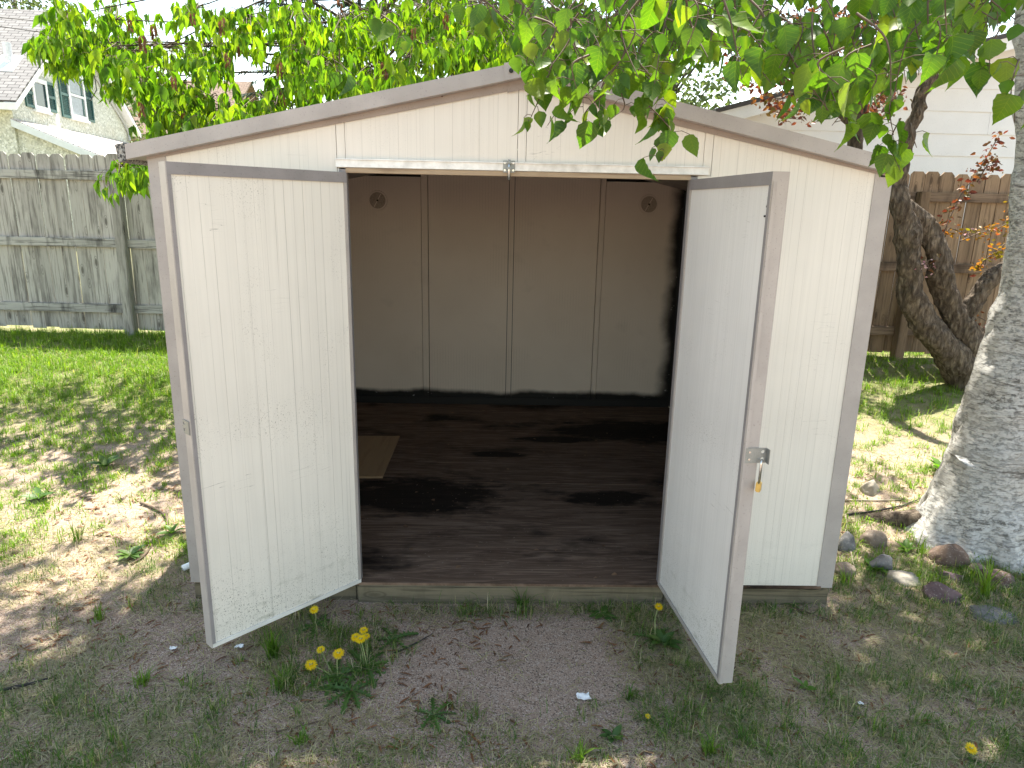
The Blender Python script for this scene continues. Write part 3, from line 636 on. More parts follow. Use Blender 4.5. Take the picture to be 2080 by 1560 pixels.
def shutter(x0, x1, y0, y1):
    s0 = hplane(x0, (y0 + y1) / 2)[0]; s1 = hplane(x1, (y0 + y1) / 2)[0]; z1 = hplane((x0 + x1) / 2, y0)[1]; z0 = hplane((x0 + x1) / 2, y1)[1]; zm = (z0 + z1) / 2
    sh = HP('shutter', SHUT, lambda b: (b.box((s0, .002, z0), (s0 + .06, .045, z1)), b.box((s1 - .06, .002, z0), (s1, .045, z1)), b.box((s0 + .06, .002, z0), (s1 - .06, .045, z0 + .08)), b.box((s0 + .06, .002, z1 - .08), (s1 - .06, .045, z1)), b.box((s0 + .06, .002, zm - .04), (s1 - .06, .045, zm + .04)), b.box((s0 + .06, .002, z0 + .08), (s1 - .06, .01, z1 - .08))))
    def sl_(b):
        for za, zb in ((z0 + .09, zm - .05), (zm + .05, z1 - .09)):
            z = za
            while z < zb: b.add([(s0 + .06, .012, z + .03), (s1 - .06, .012, z + .03), (s1 - .06, .04, z), (s0 + .06, .04, z)], [(0, 1, 2, 3)]); z += .05
    HP('louvres', SHUT, sl_, sh)
hwin(64, 94, 161, 224, False); shutter(48, 66, 158, 217); shutter(91, 110, 168, 227)
hwin(137, 170, 149, 241, True); shutter(120, 141, 146, 238); shutter(164, 185, 152, 246)
# lean-to on the right-hand side of the gable
ZL = hplane(20, 239)[1]; lw, dz = 2.25, .92
lt = lambda y: ZL - dz * y / lw
def ltp(b, y0, y1, za, zb, x0, x1):
    b.add([(x0, y0, lt(y0) + za), (x0, y1, lt(y1) + za), (x0, y1, lt(y1) + zb), (x0, y0, lt(y0) + zb), (x1, y0, lt(y0) + za), (x1, y1, lt(y1) + za), (x1, y1, lt(y1) + zb), (x1, y0, lt(y0) + zb)], [(0,1,2,3),(7,6,5,4),(0,4,5,1),(1,5,6,2),(2,6,7,3),(3,7,4,0)])
HP('porch_roof', PORCHR, lambda b: ltp(b, .002, lw + .25, -.03, .0, -.12, SL))
HP('porch_fascia', FASC, lambda b: ltp(b, .002, lw + .25, -.22, -.032, -.15, -.1))
HP('porch_fascia', FASC, lambda b: b.box((-.1, lw + .22, lt(lw + .25) - .2), (SL, lw + .26, lt(lw + .25) - .035)))
HP('porch_wall', STUC, lambda b: b.add([(.1, .003, HG), (.1, lw, HG), (.1, lw, lt(lw) - .035), (.1, .003, lt(0) - .035), (.25, .003, HG), (.25, lw, HG), (.25, lw, lt(lw) - .035), (.25, .003, lt(0) - .035)], [(0,1,2,3),(7,6,5,4),(1,5,6,2),(3,2,6,7),(0,3,7,4)]))
HP('porch_wall', STUC, lambda b: b.box((.251, lw - .15, HG), (SL, lw - .002, lt(lw) - .05)))
HP('downspout', GREYP, lambda b: b.tube([(SM + .9, .05, RZ - pit * .9 - .45), (SL - .35, .05, ZE + .05), (SL - .12, .06, ZE - .25), (SL - .12, .06, ZL + .05)], .045, 8))
HP('wall_lamp', BLACKM, lambda b: (b.box((SM - .55, .0, RZ - 1.55), (SM - .35, .12, RZ - 1.48)), b.box((SM - .1, .0, RZ - 1.62), (SM + .1, .12, RZ - 1.55))))
# cables looping on the far rake
HP('cable', BLACKM, lambda b: b.tube([(SM + .75, .1, RZ - .9), (SM + 1.2, .12, RZ - 1.3), (SM + 1.25, .12, RZ - 2.0), (SM + .8, .08, RZ - 2.4)], .018, 5))

# ------------------------------------------------------------------ brown-roofed house far behind
D2 = 40
q = [at_d(205, 160, D2), at_d(440, 163, D2), at_d(450, 272, D2 - 4), at_d(205, 272, D2 - 4)]
zr, ze2 = q[0].z, q[3].z; bx0, bx1 = q[3].x, q[2].x; yr2, ye2 = q[0].y, q[3].y
hb = thing('far_house', 'distant tan house with a brown shingle roof behind the maple', 'house', ((bx0 + bx1) / 2, ye2 + .5, .5))
for s in (0, 1):
    ya = ye2 if s == 0 else 2 * yr2 - ye2; Ls = math.hypot(yr2 - ye2, zr - ze2); a = math.atan2(zr - ze2, yr2 - ye2)
    b = MB(); b.box((0, 0, -.05), (bx1 - bx0, Ls, .05)); o = b.build('roof', SHINGB, hb)
    o.matrix_basis = Matrix.Translation((bx0 if s == 0 else bx1, ya, ze2)) @ Matrix.Rotation(0 if s == 0 else math.pi, 4, 'Z') @ Matrix.Rotation(a, 4, 'X')
b = MB(); b.box((bx0 + .4, ye2 + .5, .3), (bx1 - .4, 2 * yr2 - ye2 - .5, ze2 + .2)); b.build('wall', TANP, hb)
b = MB(); b.box((bx0, ye2 - .06, ze2 - .25), (bx1, ye2 - .01, ze2 - .02)); b.build('eave_fascia', TANP, hb)
for sx in (bx0 + .45, bx1 - .6):
    b = MB(); b.add([(sx, ye2 + .5, ze2 + .21), (sx, 2 * yr2 - ye2 - .5, ze2 + .21), (sx, yr2, zr - .1), (sx + .15, ye2 + .5, ze2 + .21), (sx + .15, 2 * yr2 - ye2 - .5, ze2 + .21), (sx + .15, yr2, zr - .1)], [(0, 1, 2), (5, 4, 3), (0, 2, 5, 3), (1, 4, 5, 2)]); b.build('gable_wall', TANP, hb)
for k in (.25, .6):
    wx = bx0 + (bx1 - bx0) * k; wf = MB(); wf.box((wx, ye2 + .44, 2.2), (wx + 1.2, ye2 + .495, 3.8)); w = wf.build('window', WHITEP, hb)
    wf = MB(); wf.box((wx + .1, ye2 + .43, 2.3), (wx + 1.1, ye2 + .438, 3.7)); wf.build('pane', GLASS, w)

# ------------------------------------------------------------------ white garage right, behind the brown fence
YG = 5.75
gl = at_y(1478, 226, YG); slope_g = .27
gar = thing('garage', 'white lap-sided garage gable behind the brown fence', 'garage', (gl.x + 3.5, YG, .42))
GXL, GXR = gl.x + .12, gl.x + 9.0; GXM = (GXL + GXR) / 2
grz = lambda x: gl.z + slope_g * (x - gl.x) if x < GXM else gl.z + slope_g * (GXM - gl.x) - slope_g * (x - GXM)
lines = [at_y(1950, p, YG).z for p in (133, 181, 228, 274, 320, 362)]
pitch_b = (lines[0] - lines[-1]) / 5
z = lines[-1] - pitch_b * 7; rr = random.Random(4); row = 0
b = MB(); b.prism([(GXL, .3), (GXR, .3), (GXR, grz(GXR) - .12), (GXM, grz(GXM) - .12), (GXL, grz(GXL) - .12)], YG + .02, YG + .14); b.build('wall_core', WHITEP, gar)
while z < grz(GXM) - .1:
    z0, z1 = z, z + pitch_b; x = GXL + rr.uniform(-2.4, 0)
    top = lambda xx: grz(xx) - .08
    while x < GXR:
        xa, xb = max(x, GXL), min(x + 2.44, GXR); x += 2.443
        if xb - xa < .05: continue
        # board outline cut to the roof slope
        xsn = [xa + (xb - xa) * k / 16 for k in range(17)]; tp_ = [(q, min(z1 + .012, top(q))) for q in xsn if top(q) > z0 + .004]
        if len(tp_) < 2: continue
        poly = [(tp_[0][0], z0), (tp_[-1][0], z0)] + tp_[::-1]
        b = MB(); b.prism(poly, 0, .03); b.v = [(vx, YG - .016 + .012 * (vz - z0) / pitch_b if vy < .01 else YG + .018, vz) for vx, vy, vz in b.v]
        b.build('siding_board', SIDING, gar)
    z += pitch_b; row += 1
for xa, xb in ((GXL - .35, GXM), (GXM, GXR + .35)):
    g0 = lambda x: grz(x) if GXL <= x <= GXR else grz(min(max(x, GXL), GXR)) - slope_g * (max(GXL - x, x - GXR))
    b = MB(); b.prism([(xa, g0(xa)), (xb, g0(xb)), (xb, g0(xb) + .05), (xa, g0(xa) + .05)], YG - .32, YG + 6); b.build('roof', SHING, gar)
    b = MB(); b.prism([(xa, g0(xa) - .14), (xb, g0(xb) - .14), (xb, g0(xb) - .003), (xa, g0(xa) - .003)], YG - .30, YG - .27); b.build('rake_board', WHITEP, gar)
    b = MB(); b.prism([(xa, g0(xa) - .06), (xb, g0(xb) - .06), (xb, g0(xb) - .004), (xa, g0(xa) - .004)], YG - .268, YG + .012); b.build('soffit', TANP, gar)
b = MB(); b.box((GXL - .02, YG + .15, .3), (GXL + .1, YG + 5.8, gl.z - .1)); b.build('side_wall', SIDING, gar)
#@@PLANTS
# ------------------------------------------------------------------ leaf templates
def leaf_template(prof, fold=.12, curl=.15, serr=0.0):
    """leaf in local frame: y from base (0) to tip (1), x width, z normal; returns verts, tris"""
    v = []; f = []
    for i, (t, w) in enumerate(prof):
        zc = -curl * t * t
        w2 = w + (serr if i % 2 else -serr) * (1 if 0 < i < len(prof) - 1 else 0)
        v += [(0, t, zc), (-w2, t - (.03 if i % 2 else 0) * (serr > 0), zc + fold * w), (w2, t - (.03 if i % 2 else 0) * (serr > 0), zc + fold * w)]
    for i in range(len(prof) - 1):
        a, b = 3 * i, 3 * i + 3
        f += [(a, b, b + 1), (a, b + 1, a + 1), (a, a + 2, b + 2), (a, b + 2, b)]
    return np.array(v), np.array([t for t in f])
BPROF = [(0, 0.01), (.06, .22), (.13, .33), (.22, .40), (.32, .425), (.42, .41), (.52, .365), (.62, .30), (.71, .22), (.8, .14), (.9, .06), (1, .003)]
BIRCH_T = leaf_template(BPROF, .38, .34, .016)
BIRCH_S = leaf_template([(0, .01), (.15, .34), (.35, .43), (.65, .27), (1, .003)], .25, .22)
MAPLE_T = leaf_template([(0, .01), (.15, .13), (.35, .22), (.5, .20), (.58, .15), (.75, .10), (1, .002)], .35, .35)
MAPLE_S = leaf_template([(0, .01), (.33, .22), (.62, .14), (1, .002)], .35, .35)
OVAL_S = leaf_template([(0, .01), (.35, .27), (.7, .2), (1, .01)], .3, .2)
def basis(along, normal):
    y = np.asarray(along, float); y /= np.linalg.norm(y, axis=-1, keepdims=True)
    z = np.asarray(normal, float); z = z - y * np.sum(z * y, -1, keepdims=True); z /= np.maximum(1e-6, np.linalg.norm(z, axis=-1, keepdims=True))
    x = np.cross(y, z); return np.stack([x, y, z], -1)          # columns
def scatter(T, pos, B, size):
    """copies of template T: positions (N,3), bases (N,3,3), sizes (N,)"""
    tv, tf = T; n = len(pos); k = len(tv)
    V = np.einsum('nij,kj->nki', B, tv) * np.asarray(size)[:, None, None] + np.asarray(pos)[:, None, :]
    Fc = tf[None] + (np.arange(n) * k)[:, None, None]
    return V.reshape(-1, 3), Fc.reshape(-1, 3), k
def leaves(name_one, name_many, T_one, T_many, mat, pos, B, size, parent, n_parts, rv=None, variants=4):
    """the n_parts leaves that show largest in the picture are parts of their own; the rest is one part"""
    pos = np.array(pos); B = np.array(B); size = np.array(size); n = len(pos)
    rv = npr.random(n) if rv is None else np.array(rv)
    d = pos - C; z = d @ F; px = 1040 + FPX * (d @ RX) / np.maximum(z, .01); py = 780 - FPX * (d @ UP) / np.maximum(z, .01)
    app = np.where((z > .2) & (px > -20) & (px < 2100) & (py > -15) & (py < 1580), size / np.maximum(z, .1), 0)
    order = np.argsort(-app); pick = order[:n_parts]; pick = pick[app[pick] > 0]; rest = np.setdiff1d(np.arange(n), pick)
    V, Fc, k = scatter(T_many, pos[rest], B[rest], size[rest])
    me = arr_mesh(name_many, V, Fc, np.repeat(rv[rest], k)); o = mesh_obj(name_many, me, mat, parent, True); tag(o, kind='stuff')
    metas = []
    for q in range(variants):
        v = T_one[0].copy(); v[:, 2] = v[:, 2] * (.5 + .5 * q) + .06 * v[:, 0] * (q - 1.5); v[:, 0] *= (.9 + .07 * q)
        m_ = bpy.data.meshes.new(name_one); m_.from_pydata(v.tolist(), [], T_one[1].tolist()); m_.materials.append(mat); m_.polygons.foreach_set('use_smooth', [True] * len(m_.polygons)); m_.update(); metas.append(m_)
    for j, i in enumerate(pick):
        ob = bpy.data.objects.new(name_one, metas[j % variants]); COL.objects.link(ob); ob.parent = o
        m4 = Matrix([[*B[i][r] * size[i], pos[i][r]] for r in range(3)] + [[0, 0, 0, 1]]); ob.matrix_basis = m4
    return o
def droop_leaf(r, down=.8):
    a = r.uniform(0, 2 * math.pi); al = np.array([math.cos(a) * (1 - down) * 1.4, math.sin(a) * (1 - down) * 1.4, -down + r.uniform(-.15, .15)])
    b_ = r.uniform(0, 2 * math.pi); nm = np.array([math.cos(b_), math.sin(b_), r.uniform(-.1, .9)])
    return basis(al, nm)

# ------------------------------------------------------------------ birch
def poly_y(xs, x):
    return float(np.interp(x, [p[0] for p in xs], [p[1] for p in xs]))
bb = on_ground(1972, 1088)
birch = thing('birch_tree', 'white-barked birch trunk at the right edge with leafy twigs hanging over the shed', 'tree', tuple(bb))
Db = (np.array(bb) - C) @ F
cl = [(1966, 1130, .28), (1972, 1085, .255), (1982, 1030, .235), (2000, 950, .212), (2030, 850, .197), (2064, 740, .185), (2100, 620, .175), (2124, 480, .168), (2134, 330, .162), (2138, 160, .158), (2140, 0, .153)]
pts = [at_y(px, py, bb.y + .02 * i) for i, (px, py, r) in enumerate(cl)]; rad = [c[2] for c in cl]
top = pts[-1]
pts += [top + Vector((-.02, .1, .8)), top + Vector((-.2, .25, 2.0)), top + Vector((-.25, .4, 3.4)), top + Vector((-.2, .5, 5.0))]; rad += [.14, .12, .09, .03]
pp, rr_ = smooth_path(pts, rad, 9)
def gnarl(mb, amp, freq, flare=None):
    mb.v = [tuple(Vector(p) + (Vector((mnoise.noise(Vector(p) * freq), mnoise.noise(Vector(p) * freq + Vector((9, 3, 1))), mnoise.noise(Vector(p) * freq + Vector((2, 7, 5))) * .3)) * amp)) for p in mb.v]
def furrow(mb, amp):
    '''long ridges and plates of old bark'''
    out = []
    for p in mb.v:
        q = Vector((p[0] * 34, p[1] * 34, p[2] * 9)); k = 1 - abs(mnoise.noise(q)) * 2 + .5 * mnoise.noise(q * 2.3); dv = Vector((mnoise.noise(q * .3), mnoise.noise(q * .3 + Vector((5, 1, 2))), 0)); out.append((p[0] + (k * .5) * amp * dv.x * 2, p[1] + (k * .5) * amp * dv.y * 2 - k * amp * .5, p[2]))
    mb.v = out
tb = MB(); tb.tube(pp, rr_, 64)
# buttress roots flaring at the foot
nv = []
for p in tb.v:
    h = p[2] - bb.z
    if h < .42:
        dx, dy = p[0] - bb.x, p[1] - bb.y; a = math.atan2(dy, dx); k = max(0, 1 - h / .42) ** 2.2
        fl = k * (.10 * max(0, math.cos(a - math.pi * 1.02)) ** 4 + .10 * max(0, math.cos(a + 1.2)) ** 5 + .12 * max(0, math.cos(a - 1.3)) ** 4 + .05 * math.sin(5 * a) ** 2)
        L = math.hypot(dx, dy) or 1; nv.append((p[0] + dx / L * fl, p[1] + dy / L * fl, p[2]))
    else: nv.append(p)
tb.v = nv; gnarl(tb, .02, 7); gnarl(tb, .010, 26); furrow(tb, .006)
tb.build('trunk', BIRCH, birch, True)
# root running left out of the trunk foot
rp = [bb + Vector((-.12, .02, .06)), bb + Vector((-.30, .10, .035)), bb + Vector((-.46, .16, .015)), bb + Vector((-.62, .2, -.03))]
p_, r_ = smooth_path(rp, [.12, .07, .045, .02], 6); rb = MB(); rb.tube(p_, r_, 14); gnarl(rb, .015, 12); rb.build('root', CRABB, birch, True)
# peeling bark curls
for px, py, w, h in ((1965, 942, .05, .022),):
    p = at_y(px, py, bb.y - .205); b = MB(); n_ = 6
    b.add([(p.x + (k / n_ - .5) * w, p.y - .02 - .03 * (k / n_) ** 2 + dz * .1, p.z + dz * h - .01 * k / n_) for k in range(n_ + 1) for dz in (0, 1)], [(2*k, 2*k+2, 2*k+3, 2*k+1) for k in range(n_)]); b.build('bark_curl', BIRCH, birch)
r = random.Random(21)
lp, lb, ls = [], [], []; twb = MB()
def leaf_at(p, size, down=.82):
    lp.append(np.array(p)); lb.append(droop_leaf(r, down)); ls.append(size)
def strand(p0, p1, n, size, rad0=.0035, sag=.12, side=.05):
    """a twig from p0 to p1 with leaves hanging along it"""
    p0, p1 = Vector(p0), Vector(p1); mid = (p0 + p1) / 2 + Vector((r.uniform(-.05, .05), r.uniform(-.05, .05), sag * (p1 - p0).length))
    P_, R2 = smooth_path([p0, mid, p1], [rad0, rad0 * .7, rad0 * .35], 5); twb.tube(P_, R2, 4, False)
    for k in range(n):
        t = .15 + .85 * (k + r.random() * .6) / n; i = min(len(P_) - 1, int(t * (len(P_) - 1))); q = P_[i]
        off = Vector((r.gauss(0, side), r.gauss(0, side), r.uniform(-.02, .01))); e = q + off * .7
        leaf_at(e, size * r.uniform(.45, 1.18))
        twb.tube([q, q + off * .4 + Vector((0, 0, .006)), e], [.0011, .001, .0009], 3, False)
# lower outline of the foliage across the top of the picture (photo pixels)
OUT = [(1010, 60), (1050, 120), (1090, 175), (1140, 215), (1200, 215), (1260, 165), (1330, 190), (1400, 150), (1470, 165), (1540, 195), (1620, 225), (1700, 250), (1790, 230), (1860, 175), (1920, 150), (1990, 105), (2060, 60)]
for _ in range(230):
    px = r.uniform(1000, 2070); D = r.uniform(1.45, 3.0) if px > 1300 else r.uniform(1.6, 2.9)
    yb = poly_y(OUT, px); y1 = yb - abs(r.gauss(0, 1)) * 85 - 25; y0 = y1 - r.uniform(60, 170)
    if r.random() < .25: y1 = yb - 20
    strand(at_d(px + r.uniform(-90, 90), y0, D), at_d(px, y1, D), r.randint(3, 6), .066 if px > 1250 else .060, .003)
for _ in range(120):                           # a second, deeper layer
    px = r.uniform(1000, 1960); D = r.uniform(2.6, 3.6); yb = poly_y(OUT, px) - 25; y1 = yb - abs(r.gauss(0, 1)) * 75 - 10; y0 = y1 - r.uniform(40, 130)
    strand(at_d(px + r.uniform(-70, 70), y0, D), at_d(px, y1, D), r.randint(4, 7), .064, .0025)
r = random.Random(33)
# single strands that hang clear of the mass: (x0, y0, x1, y1, depth, leaves)
for x0, y0, x1, y1, D, n in ((1130, 110, 1068, 262, 1.85, 8), (1150, 150, 1112, 255, 1.8, 8), (1150, 60, 1185, 230, 1.75, 9), (1110, 60, 1095, 190, 1.8, 7), (1200, 60, 1210, 180, 1.8, 7), (1250, 120, 1218, 255, 1.8, 5), (1230, 190, 1184, 280, 1.8, 3), (1262, 190, 1225, 250, 1.85, 3),
                             (1300, 130, 1328, 230, 1.8, 9), (1318, 215, 1342, 328, 1.8, 12), (1290, 140, 1300, 215, 1.9, 5), (1820, 180, 1815, 275, 1.75, 6), (1830, 240, 1830, 350, 1.75, 8), (1850, 250, 1862, 300, 1.75, 3),
                             (2030, 60, 2010, 150, 1.6, 4), (2070, 120, 2050, 215, 1.6, 5), (2080, 180, 2060, 250, 1.6, 3), (1960, 60, 1985, 120, 1.55, 3), (1640, 120, 1590, 200, 1.7, 4), (1680, 170, 1690, 255, 1.6, 5), (1720, 120, 1745, 210, 1.6, 5), (1770, 90, 1740, 160, 1.5, 4),
                             (700, -60, 735, 20, 1.8, 4), (690, 40, 690, 165, 1.9, 3), (775, 30, 800, 95, 1.9, 2), (820, 60, 830, 110, 2.0, 1), (690, 100, 715, 150, 2.0, 2), (970, 0, 955, 50, 2.0, 3)):
    strand(at_d(x0, y0, D), at_d(x1, y1, D), n, .064, .0022, .05, .028)
r = random.Random(34)
# the crown overhead: limbs and drooping sprays well above the frame
limbs = []
for k, (tx, ty, tz) in enumerate(((-.9, -.4, 4.2), (.4, -1.2, 4.0), (1.3, .3, 5.4), (-.3, 1.6, 5.2), (1.4, 2.4, 5.6), (3.6, 1.6, 6.0), (3.4, -.9, 5.0), (2.2, -1.6, 4.6), (.6, 2.8, 6.6), (2.4, 1.0, 7.6), (-1.2, 1.0, 4.8), (4.6, .6, 5.2), (1.0, .9, 7.0), (-1.6, 2.2, 5.6), (-1.8, 1.2, 5.0), (-2.5, .7, 4.7), (-2.3, 1.9, 5.5), (-3.1, .5, 4.9), (1.9, 1.7, 5.0), (2.8, 2.0, 5.6), (1.2, 1.5, 4.6), (2.6, .9, 4.6), (.5, 2.0, 5.4), (2.3, 2.4, 5.0), (2.9, 2.6, 5.2), (2.0, 2.0, 4.4))):
    z0 = 3.0 + .28 * k % 3.2; base = Vector((top.x - .1, top.y + .12, z0)); e = Vector((tx, ty, tz)); m_ = (base + e) / 2 + Vector((0, 0, .5))
    P_, R2 = smooth_path([base, m_, e], [.06, .035, .012], 6); lm = MB(); lm.tube(P_, R2, 8); lm.build('limb', BIRCH, birch, True); limbs.append((P_, e))
for P_, e in limbs:
    for _ in range(26 if e.x > -1 else 58):
        q = r.choice(P_[3:] if e.x > -1 else P_[8:]); p1 = q + Vector((r.gauss(0, .7), r.gauss(0, .7), r.gauss(0, .4))); p2 = p1 + Vector((r.gauss(0, .12), r.gauss(0, .12), -r.uniform(.3, .8)))
        dcam = np.array(p2) - C; zf = dcam @ F
        if zf > .1 and (780 - FPX * (dcam @ UP) / zf) > -60: continue
        twb.tube([q, (q + p1) / 2 + Vector((0, 0, .06)), p1, p2], [.008, .006, .004, .001], 4, False)
        for _k in range(22):
            t = r.random(); s_ = (q.lerp(p1, t) if r.random() < .4 else p1.lerp(p2, t)) + Vector((r.gauss(0, .09), r.gauss(0, .09), r.gauss(0, .06)))
            leaf_at(s_, r.uniform(.07, .10), .7)
keep = []
for i in range(len(lp)):                       # nothing right in front of the lens
    if np.linalg.norm(lp[i] - C) > 1.2: keep.append(i)
lp = [lp[i] for i in keep]; lb = [lb[i] for i in keep]; ls = [ls[i] for i in keep]
tag(twb.build('twigs', TWIG, birch, True), kind='stuff')
cr = leaves('leaf', 'crown', BIRCH_T, BIRCH_S, L_BIRCH, lp, lb, ls, birch, 300)
NB = len(lp)

# ------------------------------------------------------------------ maple behind the shed
r = random.Random(5)
mt = thing('maple_tree', 'leafy yellow green maple with hanging brown seed clusters behind the shed', 'tree', (-.15, 5.7, .42))
stems = [[(-.15, 5.7, .35), (-.12, 5.65, 1.6), (-.05, 5.5, 3.0), (.0, 5.4, 5.0), (.1, 5.3, 7.5)], [(-.2, 5.72, .4), (-.6, 5.6, 1.6), (-1.3, 5.4, 2.9), (-1.5, 5.4, 4.2), (-1.4, 5.5, 5.6)], [(-.1, 5.72, .4), (.4, 5.6, 1.8), (1.2, 5.3, 3.2), (1.8, 5.1, 5.2)]]
srad = [[.13, .10, .085, .06, .03], [.10, .08, .06, .04, .02], [.10, .08, .06, .03]]
SP = []
for st, sr in zip(stems, srad):
    P_, R2 = smooth_path(st, sr, 6); b = MB(); b.tube(P_, R2, 12); gnarl(b, .03, 5); b.build('trunk', BROWNB, mt, True); SP += P_[8:]
lp, lb, ls = [], [], []; twb = MB(); seeds = []
def sprig(p, size):
    """compound leaf: three to five drooping leaflets on a stalk"""
    a = r.uniform(0, 2 * math.pi); dr_ = Vector((math.cos(a), math.sin(a), 0)); tip = p + dr_ * r.uniform(.03, .09) + Vector((0, 0, -r.uniform(.0, .05)))
    twb.tube([p, (p + tip) / 2 + Vector((0, 0, .012)), tip], [.0016, .0014, .001], 3, False)
    for k in range(r.choice((3, 3, 5))):
        sd = (k - 1) * .7 if k < 3 else (k - 3.5) * 1.6; q = tip + dr_ * (-.012 * (k // 2)) + Vector((r.gauss(0, .006),) * 3)
        al = dr_ * r.uniform(.1, .55) + dr_.cross(Vector((0, 0, 1))) * sd * .55 + Vector((0, 0, -r.uniform(.5, 1.0)))
        nm = dr_ * .8 + Vector((r.gauss(0, .45), r.gauss(0, .45), r.uniform(.2, 1.3)))
        lp.append(np.array(q)); lb.append(basis(np.array(al), np.array(nm))); ls.append(size * r.uniform(.55, 1.2) * (1.1 if k == 1 else .9))
# foliage masses: pixel centre, pixel radii, depth range, number of sprays
BL = [(140, 45, 55, 50, 5.0, 6.2, 12), (115, 105, 22, 25, 5.0, 5.4, 4), (165, 100, 40, 45, 5.0, 6.0, 10), (235, 55, 60, 50, 5.0, 6.4, 12), (250, 115, 60, 40, 5.0, 6.2, 14), (330, 110, 65, 45, 5.0, 6.4, 15), (300, 170, 55, 45, 4.8, 6.2, 14), (370, 180, 55, 45, 4.8, 6.2, 13), (330, 235, 40, 28, 4.8, 5.8, 9),
      (420, 110, 45, 50, 4.9, 6.4, 12), (410, 215, 55, 35, 4.6, 6.0, 12), (470, 245, 60, 22, 4.4, 6.0, 11), (395, 25, 60, 30, 5.0, 6.5, 8), (500, 45, 60, 45, 5.0, 6.5, 13), (545, 215, 60, 30, 4.6, 6.2, 12), (590, 140, 45, 55, 4.8, 6.4, 12), (600, 40, 60, 45, 4.8, 6.8, 14), (650, 150, 60, 60, 4.6, 6.5, 15), (690, 55, 60, 55, 4.8, 7.0, 14),
      (760, 150, 70, 50, 4.6, 7.0, 16), (770, 50, 70, 55, 5.0, 7.5, 16), (850, 110, 70, 60, 4.6, 7.0, 17), (870, 30, 70, 45, 5.0, 7.5, 14), (940, 100, 65, 50, 4.6, 7.0, 14), (1000, 40, 80, 55, 5.0, 7.5, 16), (1100, 60, 80, 60, 5.0, 7.5, 15), (1200, 80, 80, 60, 5.0, 7.5, 15), (980, 110, 60, 35, 5.0, 7.0, 14), (1060, 110, 50, 40, 5.2, 7.5, 12), (1150, 130, 60, 40, 5.4, 7.5, 14), (1250, 150, 60, 40, 5.4, 7.5, 14), (1310, 120, 70, 60, 5.2, 7.5, 14), (1300, 30, 80, 50, 5.4, 8, 12), (1420, 60, 70, 60, 5.6, 8, 8), (245, 345, 30, 22, 4.5, 4.7, 5), (280, 325, 25, 18, 4.4, 4.7, 4)]
for cx, cy, rx, ry, d0_, d1_, n in BL:
    Dm = (d0_ + d1_) / 2; hub = at_d(cx, cy - ry * .3, Dm); root_ = r.choice(sorted(SP, key=lambda q: (q - hub).length + abs(q.z - hub.z + .5) * .5)[:9])
    m_ = (root_ + hub) / 2 + Vector((r.uniform(-.3, .3), r.uniform(-.3, .3), r.uniform(-.1, .45))); P_, R2 = smooth_path([root_, m_, hub], [.018, .010, .004], 6); b = MB(); b.tube(P_, R2, 6); b.build('branch', BROWNB, mt, True)
    for _ in range(int(n * (1.35 if cx < 480 else 1.75))):
        a = r.uniform(0, 2 * math.pi); q = math.sqrt(r.random()); p = at_d(cx + rx * q * math.cos(a), cy + ry * q * math.sin(a), r.uniform(d0_, d1_))
        # keep clear of the roof
        if p.y < 3.3 and abs(p.x) < 1.7: p.z = max(p.z, 2.42 - .21 * abs(p.x))
        twb.tube([hub, (hub + p) / 2 + Vector((r.gauss(0, .03), r.gauss(0, .03), .05)), p], [.005, .003, .002], 4, False)
        for _k in range(r.randint(3, 5)):
            sprig(p + Vector((r.gauss(0, .06), r.gauss(0, .06), r.gauss(0, .045))), .118)
# upper crown above the frame
for _ in range(170):
    q = r.choice(SP); p = q + Vector((r.gauss(.5, 1.0), r.gauss(.4, 1.0), r.uniform(.3, 2.5)))
    if p.x < -1.9: continue
    if p.z < 1.79 + (p.y + 2.9) * .29 + .3: continue
    twb.tube([q, (q + p) / 2 + Vector((0, 0, .2)), p], [.015, .009, .003], 4, False)
    for _k in range(14): sprig(p + Vector((r.gauss(0, .28), r.gauss(0, .28), r.gauss(0, .2))), .11)
tag(twb.build('twigs', TWIG, mt, True), kind='stuff')
leaves('leaf', 'crown', MAPLE_T, MAPLE_S, L_MAPLE, lp, lb, ls, mt, 300)
NM = len(lp)
# hanging clusters of winged seeds
sv = []
for k in range(3):
    rs = random.Random(40 + k); A, Bq, S_ = [], [], []
    for j in range(16):
        z = -.005 - .075 * j / 16; a = rs.uniform(0, 6.3); A.append((math.cos(a) * .008, math.sin(a) * .008, z)); Bq.append(basis(np.array((math.cos(a) * .3, math.sin(a) * .3, -1)), np.array((-math.sin(a), math.cos(a), .1)))); S_.append(rs.uniform(.028, .04))
    V, Fc, kk = scatter(OVAL_S, np.array(A), np.array(Bq), np.array(S_)); me = arr_mesh('seed_cluster', V, Fc, npr.random(16).repeat(kk)); me.materials.append(SAMARA); sv.append(me)
for i, (px, py) in enumerate(((262, 42), (255, 57), (287, 75), (297, 70), (311, 57), (371, 37), (390, 32), (407, 57), (450, 40), (527, 55), (487, 87), (445, 107), (461, 110), (510, 87), (567, 130), (380, 150), (352, 162), (272, 187), (285, 212), (309, 227), (615, 82), (587, 175), (572, 192), (481, 225), (372, 232), (657, 57), (690, 5))[::2] + ((840, 60), (905, 30), (780, 130))):
    ob = bpy.data.objects.new('seed_cluster', sv[i % 3]); link(ob, mt); ob.matrix_basis = Matrix.Translation(at_d(px, py - 8, r.uniform(4.6, 5.0))) @ Matrix.Rotation(r.uniform(0, 6), 4, 'Z') @ Matrix.Scale(r.uniform(.9, 1.35), 4)

